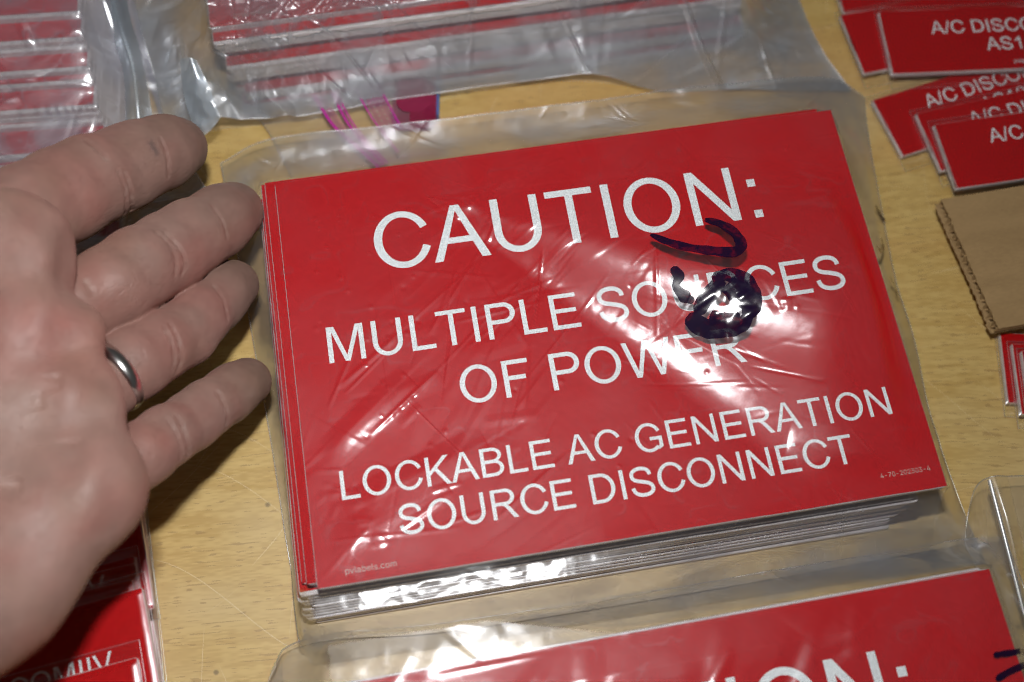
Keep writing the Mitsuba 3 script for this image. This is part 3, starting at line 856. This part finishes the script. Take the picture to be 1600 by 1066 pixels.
# the folded corner flap hanging down beside the index finger
fl = sheet(pts([(282, 95, 30 * mm), (296, 92, 32 * mm), (308, 96, 31 * mm)]), pts([(308, 96, 31 * mm), (328, 140, 26 * mm), (345, 186, 20 * mm)]), pts([(312, 222, 16 * mm), (330, 205, 18 * mm), (345, 186, 20 * mm)]), pts([(282, 95, 30 * mm), (290, 160, 24 * mm), (312, 222, 16 * mm)]), 30, 60)
fl[..., 2] += 0.0016 * meshkit.fbm(np.stack([fl[..., 0] * 120, fl[..., 1] * 120, fl[..., 0] * 0], -1), 3, seed=3)
part(kb2, 'corner_flap', mikit.ply((fl.reshape(-1, 3), grid_faces(30, 60)), 'film_thick', True))

# --- left bag
kb3 = thing('plastic_bag', 'glossy plastic bag with blue grey side fold around the slid-out stack at the upper left', 'plastic bag')
la = math.radians(-4.0)
lx, ly = np.array([math.cos(la), math.sin(la)]), np.array([-math.sin(la), math.cos(la)])
quads = []
for i in range(N):
    e = at(126 + 5.0 * i, LEFT_Y[i], H - i * PITCH)[:2]
    quads.append((rect_quad(e - lx * SW, lx, ly, SW, SH, 0.0006), H - i * PITCH + 0.0008, 0.0025))
ob3 = bag_obst(quads)
top = pts([(-420, -330, 8 * mm), (-150, -330, 9 * mm), (140, -330, 8 * mm)])
right = pts([(140, -330, 8 * mm), (175, -120, 16 * mm), (212, 0, 16 * mm), (240, 110, 11 * mm), (262, 200, 8 * mm), (325, 300, 3 * mm)])
left = pts([(-420, -330, 8 * mm), (-430, 100, 8 * mm), (-420, 520, 4 * mm)])
bottom = pts([(-420, 520, 4 * mm), (-200, 490, 4 * mm), (0, 428, 4 * mm), (150, 400, 3 * mm), (260, 350, 3 * mm), (325, 300, 3 * mm)])
P = sheet(top, right, bottom, left, 260, 260)
P = drape(P, ob3, 420, sag=2e-6)
x, y = P[..., 0], P[..., 1]
amp = np.clip(P[..., 2] / 0.006, 0.1, 1)
lift = amp * (0.0016 * meshkit.fbm(np.stack([x * 25, y * 60, x * 0], -1), 4, seed=22) + wrinkles(x, y, 62, 90, (-0.24, -0.12, 0.0, 0.13), (0.0004, 0.0012), (0.03, 0.09), (0.001, 0.004), angle=0.03) + wrinkles(x, y, 61, 80, (-0.24, -0.12, 0.0, 0.13), (0.0003, 0.0012), (0.01, 0.06), (0.001, 0.004)))
lift += crease(x, y, u2(165, -30, .02), u2(215, 130, .01), 0.009, 0.006, 0.8) + crease(x, y, u2(190, -30, .02), u2(236, 120, .01), 0.007, 0.006, 1.2)
P3 = bag_sheet(kb3, P, 'top_film', 'film_pearly', lift)
edge_seam(kb3, P3[-1][::3]); edge_seam(kb3, P3[:, -1][::3])
# doubled side gusset standing up beside the stack
gs = sheet(pts([(150, -120, 30 * mm), (175, -120, 30 * mm), (205, -120, 20 * mm)]), pts([(205, -120, 20 * mm), (200, 0, 24 * mm), (222, 90, 20 * mm), (240, 190, 12 * mm), (242, 235, 8 * mm)]),
           pts([(196, 240, 9 * mm), (220, 240, 11 * mm), (242, 235, 8 * mm)]), pts([(150, -120, 30 * mm), (160, 0, 28 * mm), (178, 60, 25 * mm), (195, 130, 18 * mm), (196, 240, 9 * mm)]), 40, 120)
gs[..., 2] += 0.0022 * np.sin(np.linspace(0, np.pi, 40))[:, None] + 0.0012 * meshkit.fbm(np.stack([gs[..., 0] * 90, gs[..., 1] * 60, gs[..., 0] * 0], -1), 3, seed=5)
part(kb3, 'side_gusset', mikit.ply((gs.reshape(-1, 3), grid_faces(40, 120)), 'film_thick', True))

# --- front bag
kb4 = thing('plastic_bag', 'clear plastic bag around the CAUTION stack cut by the bottom edge', 'plastic bag')
tl4 = FRONT0 + uy * SH
lip4 = [tl4 - ux * 0.004 - uy * 0.004, tl4 + ux * 0.090 - uy * 0.004, tl4 + ux * 0.040 + uy * 0.010, tl4 - ux * 0.004 + uy * 0.011]
ob4 = bag_obst([(rect_quad(FRONT0, ux, uy, SW, SH, 0.0008), H + 0.0008, 0.003), (lip4, H + 0.0008, 0.002)])
top = pts([(432, 1040, 6 * mm), (446, 1012, 8 * mm), (520, 990, 10 * mm), (700, 972, 14 * mm), (1000, 926, 14 * mm), (1280, 880, 12 * mm), (1480, 846, 10 * mm), (1572, 838, 8 * mm)])
right = pts([(1572, 838, 8 * mm), (1600, 920, 14 * mm), (1640, 1040, 12 * mm), (1700, 1250, 8 * mm), (1790, 1600, 3 * mm)])
left = pts([(432, 1040, 6 * mm), (415, 1085, 6 * mm), (420, 1200, 4 * mm), (470, 1800, 3 * mm)])
bottom = pts([(470, 1800, 3 * mm), (1000, 1700, 3 * mm), (1790, 1600, 3 * mm)])
P = sheet(top, right, bottom, left, 280, 260)
P = drape(P, ob4, 420, sag=2e-6)
x, y = P[..., 0], P[..., 1]
ins = np.clip(-quad_sdf(x, y, rect_quad(FRONT0, ux, uy, SW, SH, -0.001)) / 0.012, 0, 1)
lift = ins * (0.0012 * meshkit.fbm(np.stack([x * 30, y * 30, x * 0], -1), 3, seed=32) + 0.00006 * meshkit.fbm(np.stack([x * 500, y * 500, x * 0], -1), 2, seed=9))
lift += (1 - ins) * (1 - 0.8 * np.clip((P[..., 2] - H + 0.006) / 0.005, 0, 1)) * np.clip(P[..., 2] / 0.006, 0.3, 1) * (0.0018 * (meshkit.fbm(np.stack([x * 60, y * 60, x * 0], -1), 3, seed=35) - 0.5) + wrinkles(x, y, 71, 70, (-0.12, 0.11, -0.12, -0.07), (0.0003, 0.0012), (0.006, 0.03), (0.0008, 0.003)))
v4 = (x - tl4[0]) * uy[0] + (y - tl4[1]) * uy[1]
top4 = np.clip((P[..., 2] - H + 0.004) / 0.003, 0, 1)
lift += top4 * (0.0012 - 0.075 * np.clip(v4 + 0.010, 0, 0.022)) * np.clip((v4 + 0.03) / 0.02, 0, 1)
lift += top4 * np.clip(v4 / 0.002, 0, 1) * 0.1 * wrinkles(x, y, 74, 40, (-0.10, 0.0, -0.10, -0.075), (0.0001, 0.0006), (0.004, 0.02), (0.0006, 0.0016))
lift += ins * wrinkles(x, y, 73, 22, (-0.09, 0.06, -0.14, -0.085), (0.0003, 0.0009), (0.012, 0.04), (0.002, 0.006), angle=0.9)
P4 = bag_sheet(kb4, P, 'top_film', 'film_clear', lift)
edge_seam(kb4, P4[:, 0][::3]); edge_seam(kb4, P4[0][::3]); edge_seam(kb4, P4[-1][::3])
LB = P.copy(); LB[..., 2] = 0.0006
part(kb4, 'bottom_film', mikit.ply((LB[::9, ::9].reshape(-1, 3), grid_faces(*LB[::9, ::9].shape[:2])), 'film_under', True))
film_z4 = follower(P4)
mark(kb4, [(1552, 1024), (1572, 1021), (1596, 1018), (1610, 1020)], [0.0014, 0.0018], zf=film_z4)
mark(kb4, [(1556, 1062), (1576, 1050), (1600, 1040), (1615, 1032)], [0.0016, 0.0019], zf=film_z4)

# --- right bag, hardly in the picture
kb5 = thing('plastic_bag', 'clear plastic bag with a pale upright fold at the lower right edge', 'plastic bag')
top = pts([(1512, 800, 6 * mm), (1524, 762, 12 * mm), (1548, 747, 16 * mm), (1620, 742, 14 * mm), (1760, 725, 10 * mm)])
left = pts([(1512, 800, 6 * mm), (1508, 850, 5 * mm), (1530, 900, 4 * mm), (1580, 1040, 3 * mm)])
right = pts([(1760, 725, 10 * mm), (1800, 850, 10 * mm), (1860, 1040, 6 * mm)])
bottom = pts([(1580, 1040, 3 * mm), (1700, 1045, 8 * mm), (1860, 1040, 6 * mm)])
P = sheet(top, right, bottom, left, 140, 140)
x, y = P[..., 0], P[..., 1]
lift = crease(x, y, at(1540, 735, .014), at(1625, 1030, .014), 0.006, 0.0035, 1.4) + 0.0012 * meshkit.fbm(np.stack([x * 60, y * 60, x * 0], -1), 3, seed=44)
P5 = bag_sheet(kb5, P, 'top_film', 'film_milky', lift)
edge_seam(kb5, P5[:, 0][::2]); edge_seam(kb5, P5[0][::2])
edge_seam(kb5, [at(1546, 750, .021), at(1562, 810, .021), at(1580, 880, .020), at(1602, 965, .018)], 0.0007)

# --- zip bag between the upper and the middle stack
kz = thing('zip_bag', 'resealable clear bag with magenta zip lines lying between the upper and the central bags', 'plastic bag')
top = pts([(395, 172, 3 * mm), (470, 130, 3 * mm), (560, 110, 4 * mm), (640, 90, 5 * mm)])
bottom = pts([(455, 275, 3 * mm), (520, 268, 3 * mm), (600, 262, 4 * mm), (640, 255, 5 * mm)])
left = pts([(395, 172, 3 * mm), (425, 215, 4 * mm), (455, 275, 3 * mm)])
right = pts([(640, 90, 5 * mm), (640, 170, 6 * mm), (640, 255, 5 * mm)])
P = sheet(top, right, bottom, left, 60, 50)
P[..., 2] += 0.0022 * meshkit.fbm(np.stack([P[..., 0] * 70, P[..., 1] * 40, P[..., 0] * 0], -1), 3, seed=6) * np.sin(np.linspace(0, np.pi, 60))[:, None]
part(kz, 'film', mikit.ply((P.reshape(-1, 3), grid_faces(60, 50)), 'film_milky', True))
edge_seam(kz, P[0])


def strip(pa, wa, z, mat, name):
    c = catmull([at(px, py, z) for px, py in pa], 12)
    t = np.gradient(c, axis=0)
    nn = np.c_[-t[:, 1], t[:, 0]]
    nn /= np.linalg.norm(nn, axis=1, keepdims=True)
    L, R = c.copy(), c.copy()
    L[:, :2] += nn * wa / 2
    R[:, :2] -= nn * wa / 2
    g = np.stack([L, c + [0, 0, min(0.0004, wa * 0.3)], R], 1)
    part(kz, name, mikit.ply((g.reshape(-1, 3), grid_faces(*g.shape[:2])), mat, True))


strip([(490, 148), (520, 195), (560, 232), (592, 262)], 0.0010, 0.0092, 'zip_magenta', 'zip_line')
strip([(519, 145), (542, 190), (570, 225), (600, 258)], 0.0009, 0.0092, 'zip_magenta', 'zip_line')
strip([(525, 143), (549, 189), (576, 224), (606, 256)], 0.0006, 0.0093, 'zip_magenta', 'zip_line')
strip([(500, 150), (530, 195), (565, 230), (596, 260)], 0.0030, 0.0086, 'zip_tint', 'zip_band')
strip([(555, 138), (580, 182), (604, 215), (622, 238)], 0.0006, 0.0094, 'zip_magenta', 'zip_line')
strip([(590, 130), (612, 172), (625, 196)], 0.0006, 0.0094, 'zip_magenta', 'zip_line')
strip([(575, 132), (600, 180), (618, 208)], 0.0068, 0.0088, 'zip_tint', 'zip_band')
# raised dots of the grip panel
dots = []
for i in range(12):
    for j in range(4):
        p0 = at(562 + i * 3.6 + j * 9, 142 + i * 7 - j * 2.5, 0.0096)
        dots.append((trimesh.creation.icosphere(subdivisions=1, radius=0.00024).vertices + p0, trimesh.creation.icosphere(subdivisions=1).faces))
part(kz, 'grip_dots', mikit.ply(join(*dots), 'film_seam', True))
labels[kz + '__grip_dots'] = {'kind': 'stuff'}

# crimson stickers with a blue edge inside the zip bag
ks = thing('sticker_stack', 'stack of crimson rounded stickers with a blue right edge beside the zip bag', 'stickers')
NS = 13
for i in range(NS):
    z = 0.0006 + i * 0.00045
    c0_ = at(648 + 0.6 * i, 165 - 0.9 * i, z)
    back_ = 0.0046 * (i / NS) ** 2
    poly = sbox(-0.0080, -0.0105 + 0.0004 * i, 0.0078 - back_, 0.014 - back_).buffer(-0.0045).buffer(0.0045, quad_segs=8)
    m = trimesh.creation.extrude_polygon(poly, 0.00040, engine='earcut')
    part(ks, 'sticker', {**mikit.ply((np.array(m.vertices), np.array(m.faces)), 'crimson_paper'), 'to_world': T().translate(c0_.tolist()).rotate([0, 0, 1], -9)})
poly = sbox(-0.0080, -0.0105, 0.0078, 0.014).buffer(-0.0045).buffer(0.0045, quad_segs=8)
rim_ = poly.buffer(0.0010).difference(poly.buffer(0.0001)).intersection(sbox(0.0035, -0.0065, 0.02, 0.02))
m = trimesh.creation.extrude_polygon(rim_, 0.0045, engine='earcut')
part(ks, 'blue_edge', {**mikit.ply((np.array(m.vertices), np.array(m.faces)), 'blue_paper'), 'to_world': T().translate(at(648, 165, 0.0006).tolist()).rotate([0, 0, 1], -9)})

# ------------------------------------------------------------------ the hand: one continuous surface from a field of tapered bones
def P3d(px, py, z):
    return at(px, py, z * mm)


def cap(p, a, b, ra, rb):
    """Distance to a tapered bone."""
    ab = b - a
    t = np.clip(((p - a) @ ab) / (ab @ ab), 0, 1)
    return np.linalg.norm(p - a - t[:, None] * ab, axis=1) - (ra + (rb - ra) * t)


def smin(a, b, k):
    h = np.clip(0.5 + 0.5 * (b - a) / k, 0, 1)
    return b + (a - b) * h - k * h * (1 - h)


FING = {  # knuckle at the palm, along the first bone, middle joint, end joint, tip: pixel, pixel, height mm, radius in pixels there
    'index': [(-10, 362, 76, 78), (100, 304, 64, 73), (190, 264, 52, 64), (250, 240, 44, 56), (276, 231, 38, 47)],
    'middle': [(60, 512, 66, 62), (176, 447, 60, 64), (264, 393, 49, 61), (338, 349, 39, 53), (365, 331, 34, 46)],
    'ring': [(100, 646, 62, 57), (210, 566, 54, 57), (287, 521, 42, 51), (338, 470, 33, 45), (364, 446, 28, 40)],
    'pinky': [(118, 790, 64, 54), (225, 708, 56, 50), (300, 657, 43, 45), (354, 619, 33, 42), (386, 597, 27, 38)],
}


def mm_per_px(px, py, z):
    d = FWD + (px - 800) / F * RIGHT + (py - 533) / F * DOWN
    return (z * 0.001 - C[2]) / d[2] / F * 1000


FING = {k: [(x_, y_, z_, r_ * mm_per_px(x_, y_, z_)) for x_, y_, z_, r_ in v] for k, v in FING.items()}
JO = {k: [(P3d(*q_[:3]), q_[3] * mm) for q_ in v] for k, v in FING.items()}
PADS = [(44, 400, 86, 12.0), (84, 515, 86, 11.2), (114, 630, 86, 10.6), (132, 770, 85, 11.6)]
WR = [P3d(-430, 900, 88), P3d(-380, 1010, 88)]
PALM = [
    (P3d(10, 385, 85), P3d(-400, 800, 94), 14.5, 19), (P3d(50, 500, 85), P3d(-400, 860, 94), 13.5, 19), (P3d(85, 625, 85), P3d(-390, 930, 94), 13.5, 19),
    (P3d(110, 760, 85), P3d(-370, 1020, 92), 13.5, 19), (P3d(112, 762, 84), P3d(-30, 905, 87), 14.0, 17.5), (P3d(-30, 905, 87), P3d(-260, 1085, 90), 17.5, 19),
    (P3d(-60, 560, 88), P3d(-300, 760, 98), 16, 18),
    (P3d(-420, 930, 92), P3d(-800, 1350, 102), 27, 32),                                       # wrist and forearm
    (P3d(-330, 740, 98), P3d(-260, 480, 94), 18, 14.5), (P3d(-260, 480, 94), P3d(-200, 250, 86), 14.5, 12), (P3d(-200, 250, 86), P3d(-150, 80, 76), 12, 9.0),   # thumb
]
VALLEY = [  # soft hollows between the pads and along the palm lines: pixel path, radius mm, depth mm
    ([(126, 395), (124, 450), (108, 520), (82, 585), (46, 660), (0, 745)], 6.0, 8.0),
    ([(164, 585), (146, 625), (114, 660), (90, 705)], 5.0, 6.5),
    ([(90, 705), (70, 790), (50, 880)], 6.5, 3.2),
    ([(62, 330), (40, 420), (10, 520), (-20, 640)], 6.5, 4.2),
    ([(30, 560), (36, 640), (24, 740), (10, 860)], 6, 2.6),
    ([(160, 700), (176, 760), (170, 820)], 4, 1.0),
]


def field(p, fine=True):
    palm = None
    for a, b, ra, rb in PALM:
        d = cap(p, a, b, ra * mm, rb * mm)
        palm = d if palm is None else smin(palm, d, 0.010)
    for x_, y_, z_, r_ in PADS:
        palm = smin(palm, np.linalg.norm(p - P3d(x_, y_, z_), axis=1) - r_ * mm, 0.006)
    out = None
    for k, js in JO.items():
        d = None
        for (a, ra), (b, rb) in zip(js, js[1:]):
            e = cap(p, a, b, ra, rb)
            d = e if d is None else smin(d, e, 0.0022)
        # flesh of the finger segments on the palm side
        for s0, s1, bulge in ((0, 1, 1.0), (1, 2, 2.3), (2, 3, 1.9), (3, 4, 1.5)):
            m_ = (js[s0][0] + js[s1][0]) / 2 + np.array([0, 0, 1]) * bulge * mm
            d = smin(d, np.linalg.norm(p - m_, axis=1) - (js[s0][1] + js[s1][1]) / 2 * 0.97, 0.0022)
        d = smin(d, palm, 0.0012)
        out = d if out is None else smin(out, d, 0.0004)
    if fine:
        for path, r, dep in CARVE:
            dd = np.full(len(p), 1.0)
            for a, b in zip(path, path[1:]):
                dd = np.minimum(dd, cap(p, a, b, 0, 0))
            out = out + dep * np.exp(-(dd / r) ** 2)
    return out


def surface(px, py):
    """Where the line of sight through a pixel meets the hand."""
    d = FWD + (px - 800) / F * RIGHT + (py - 533) / F * DOWN
    d = d / np.linalg.norm(d)
    t = 0.15
    for _ in range(80):
        s_ = field((C + d * t)[None], False)[0]
        t += 0.8 * s_
        if s_ < 1e-5:
            break
        if t > 0.5:
            return None
    return C + d * t


CARVE = []
for pth, r, dep in VALLEY:
    w_ = [surface(*a) for a in catmull(pth, 4)]
    CARVE.append(([a for a in w_ if a is not None], r * mm, dep * mm))
LINES_SKIN = [  # flexion creases
    ([(196, 272), (205, 300), (206, 330)], 0.66, 0.94), ([(186, 268), (197, 300), (196, 335)], 0.57, 0.68), ([(252, 218), (262, 245), (264, 275)], 0.57, 0.77), ([(132, 218), (150, 232), (166, 248)], 0.57, 0.42),
    ([(246, 362), (268, 385), (276, 410), (274, 432)], 0.66, 0.85), ([(260, 366), (282, 390), (289, 412), (284, 430)], 0.57, 0.68), ([(332, 322), (348, 345), (356, 372)], 0.57, 0.77),
    ([(120, 415), (140, 448), (156, 485), (160, 508)], 0.76, 0.85), ([(266, 506), (280, 535), (284, 560), (278, 580)], 0.66, 0.85), ([(258, 512), (270, 540), (272, 575)], 0.57, 0.51), ([(334, 446), (350, 470), (356, 500)], 0.57, 0.68),
    ([(276, 650), (290, 680), (296, 710)], 0.66, 0.77), ([(262, 655), (280, 690), (282, 716)], 0.57, 0.51), ([(340, 612), (354, 640), (356, 662)], 0.57, 0.59),
    ([(116, 450), (100, 505), (74, 562), (38, 630)], 1.04, 1.02), ([(152, 600), (136, 628), (104, 655)], 0.95, 1.02),
]
for pth, r, dep in LINES_SKIN:
    w_ = [surface(*a) for a in catmull(pth, 4)]
    w_ = [a for a in w_ if a is not None]
    if len(w_) > 1:
        CARVE.append((w_, r * mm, dep * mm))


def surface_nets(fn, lo, hi, h, coarse=6):
    """Naive surface nets, the field evaluated on a fine lattice only near the surface."""
    n = np.ceil((hi - lo) / h / coarse).astype(int) * coarse + 1
    nc = (n - 1) // coarse + 1
    ax = [lo[k] + h * coarse * np.arange(nc[k]) for k in range(3)]
    G = np.stack(np.meshgrid(*ax, indexing='ij'), -1).reshape(-1, 3)
    D = fn(G, False).reshape(nc)
    near = np.abs(D) < h * coarse * 1.9
    val = np.where(np.kron(D[:-1, :-1, :-1], np.ones((coarse,) * 3)) > 0, 1.0, -1.0).astype(np.float32)
    V = np.ones(n, np.float32)
    V[:-1, :-1, :-1] = val
    blk = near[:-1, :-1, :-1]
    mask = np.zeros(n, bool)
    mask[:-1, :-1, :-1] = np.kron(blk, np.ones((coarse,) * 3)) > 0
    idx = np.argwhere(mask)
    for s_ in range(0, len(idx), 400000):
        q_ = idx[s_:s_ + 400000]
        V[tuple(q_.T)] = fn(lo + h * q_)
    S = V < 0
    c = [S[a:n[0] - 1 + a, b:n[1] - 1 + b, d:n[2] - 1 + d] for a in (0, 1) for b in (0, 1) for d in (0, 1)]
    cnt = sum(x_.astype(np.int8) for x_ in c)
    act = (cnt > 0) & (cnt < 8)
    cell = np.argwhere(act)
    ident = -np.ones(act.shape, int)
    ident[act] = np.arange(len(cell))
    acc, wt = np.zeros((len(cell), 3)), np.zeros(len(cell))
    cor = np.array([(a, b, d) for a in (0, 1) for b in (0, 1) for d in (0, 1)])
    vals = np.stack([V[tuple((cell + o).T)] for o in cor], 1)
    for i_ in range(8):
        for j_ in range(i_ + 1, 8):
            if np.abs(cor[i_] - cor[j_]).sum() == 1:
                a, b = vals[:, i_], vals[:, j_]
                x_ = (a < 0) != (b < 0)
                t = np.where(x_, a / np.where(x_, a - b, 1), 0)
                acc += np.where(x_[:, None], cor[i_] + t[:, None] * (cor[j_] - cor[i_]), 0)
                wt += x_
    v = lo + h * (cell + acc / wt[:, None])
    faces = []
    for ax_ in range(3):
        o1, o2 = [(1, 2), (2, 0), (0, 1)][ax_]
        sl = [slice(1, -1)] * 3
        a = S[tuple(slice(1, n[k] - 1) if k != ax_ else slice(0, n[k] - 1) for k in range(3))]
        b = S[tuple(slice(1, n[k] - 1) if k != ax_ else slice(1, n[k]) for k in range(3))]
        e = np.argwhere(a != b)
        fl_ = a[tuple(e.T)]
        off_ = np.ones(3, int); off_[ax_] = 0
        base = e + off_
        d1, d2 = np.zeros(3, int), np.zeros(3, int)
        d1[o1], d2[o2] = 1, 1
        q_ = [ident[tuple((base - s1 * d1 - s2 * d2).T)] for s1, s2 in ((0, 0), (1, 0), (1, 1), (0, 1))]
        qd = np.stack(q_, 1)
        qd = np.where(fl_[:, None], qd, qd[:, ::-1])
        faces.append(qd[(qd >= 0).all(1)])
    return v, np.vstack(faces)


allp = np.array([a for js in JO.values() for a, _ in js] + [a for a, *_ in PALM] + [b for _, b, *_ in PALM[:7]] + [P3d(-560, 1090, 92)] + [b for _, b, *_ in PALM[8:]])
lo_, hi_ = allp.min(0) - 0.022, allp.max(0) + 0.022
HV, HF = surface_nets(field, lo_, hi_, 0.00068)
# vertex normals from the field, skin tone by place on the hand
hn = np.zeros_like(HV)
for k in range(3):
    e_ = np.zeros(3); e_[k] = 0.0003
    hn[:, k] = field(HV + e_) - field(HV - e_)
hn /= np.linalg.norm(hn, axis=1, keepdims=True) + 1e-12
HV = HV - hn * field(HV)[:, None] * 0.7


def near_path(p, path):
    d = np.full(len(p), 1.0)
    for a, b in zip(path, path[1:]):
        d = np.minimum(d, cap(p, a, b, 0, 0))
    return d


base = np.array([0.268, 0.160, 0.132])
mot = meshkit.fbm(HV * 90, 3, seed=3)
mot2 = meshkit.fbm(HV * 260, 3, seed=8)
red = np.clip((mot - 0.42) * 2.6, 0, 1) * 0.55
for (a, r) in ((surface(165, 450), .012), (surface(110, 300), .012), (surface(150, 555), .011), (surface(245, 540), .008), (surface(60, 480), .012), (surface(90, 250), .01), (surface(225, 700), .01)):
    if a is not None:
        red = red + 0.40 * np.exp(-(np.linalg.norm(HV - a, axis=1) / r) ** 2)
red = np.clip(red, 0, 1)[:, None]
col = base * (1 - red) + np.array([0.292, 0.120, 0.100]) * red
yel = np.clip((meshkit.fbm(HV * 60, 2, seed=19) - 0.5) * 2.2, 0, 1)[:, None]
col = col * (1 - 0.5 * yel) + np.array([0.245, 0.160, 0.110]) * 0.5 * yel
col *= (0.86 + 0.28 * mot2)[:, None]
# grime on the fingertips
for k, js in JO.items():
    d = np.linalg.norm(HV - js[-1][0], axis=1)
    g = np.clip(1.25 - d / (0.0165 if k in ('index', 'middle') else 0.014), 0, 1) * (0.45 + 0.7 * meshkit.fbm(HV * 420, 3, seed=5))
    g = np.clip(0.8 * g, 0, 0.6)[:, None]
    col = col * (1 - g) + np.array([0.125, 0.078, 0.054]) * g
# the dark smear on the index finger
sm = [surface(236, 221), surface(239, 230), surface(243, 238)]
g = np.exp(-(near_path(HV, sm) / 0.0012) ** 2)[:, None] * 0.62 * np.clip(meshkit.fbm(HV * 900, 2, seed=4) * 2.2 - 0.3, 0, 1)[:, None]
col = col * (1 - g) + np.array([0.06, 0.05, 0.055]) * g
# flexion creases: broken pale skin at the rims, darker reddish along the middle
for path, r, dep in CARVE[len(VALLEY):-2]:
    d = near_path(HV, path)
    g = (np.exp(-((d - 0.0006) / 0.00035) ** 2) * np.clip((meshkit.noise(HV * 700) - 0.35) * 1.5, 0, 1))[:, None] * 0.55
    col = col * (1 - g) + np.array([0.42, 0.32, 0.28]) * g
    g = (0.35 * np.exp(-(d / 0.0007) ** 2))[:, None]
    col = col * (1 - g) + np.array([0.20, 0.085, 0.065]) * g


def skin_bump(p, n, uv):
    a = fbm(p.x * 900, p.y * 900, p.z * 900, octaves=2)
    b = noise(p.x * 2400 + p.y * 900, p.y * 2400 - p.x * 500, p.z * 2400)
    l = dr.abs(noise(p.x * 500 + 300 * p.z, p.y * 700, p.z * 500) - 0.5)
    return 0.00009 * a + 0.00005 * b - 0.00009 * (1 - smoothstep(0.0, 0.06, l))


scene['skin'] = {'type': 'bumpmap', 'scale': 1.0, 'tex': proc(skin_bump, 1.5e-4),
                 'bsdf': {'type': 'principled', 'base_color': {'type': 'mesh_attribute', 'name': 'vertex_color'}, 'roughness': 0.54, 'specular': 0.45, 'flatness': 0.3}}
kp = thing('person', 'left hand with grimy fingertips and palm towards the camera pushing against the central bag', 'person')
tri = np.vstack([HF[:, [0, 1, 2]], HF[:, [0, 2, 3]]])
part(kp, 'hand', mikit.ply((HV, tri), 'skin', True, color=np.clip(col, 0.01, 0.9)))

# the wedding band
a, b = JO['ring'][0], JO['ring'][1]
tt = 0.70
ctr = a[0] + (b[0] - a[0]) * tt
ax_ = b[0] - a[0]
ax_ /= np.linalg.norm(ax_)
RR = 1000 * (a[1] + (b[1] - a[1]) * tt) + 0.95
prof = [(-0.2, -2.4), (0.3, -2.6), (1.0, -2.2), (1.45, -1.1), (1.6, 0), (1.45, 1.1), (1.0, 2.2), (0.3, 2.6), (-0.2, 2.4), (-0.4, 0), (-0.2, -2.4)]
prof = [(RR + 0.85 * p_, 0.78 * q_) for p_, q_ in prof]
rv = trimesh.creation.revolve(np.array(prof) * mm, sections=96)
zx = np.cross([0, 0, 1.0], ax_)
ang = math.degrees(math.acos(ax_[2]))
scene['ring'] = {**mikit.ply((np.array(rv.vertices), np.array(rv.faces)), 'silver', 50), 'to_world': T().translate(ctr.tolist()).rotate(zx.tolist(), ang)}
labels['ring'] = {'label': 'plain polished silver band worn on the ring finger of the hand', 'category': 'ring'}
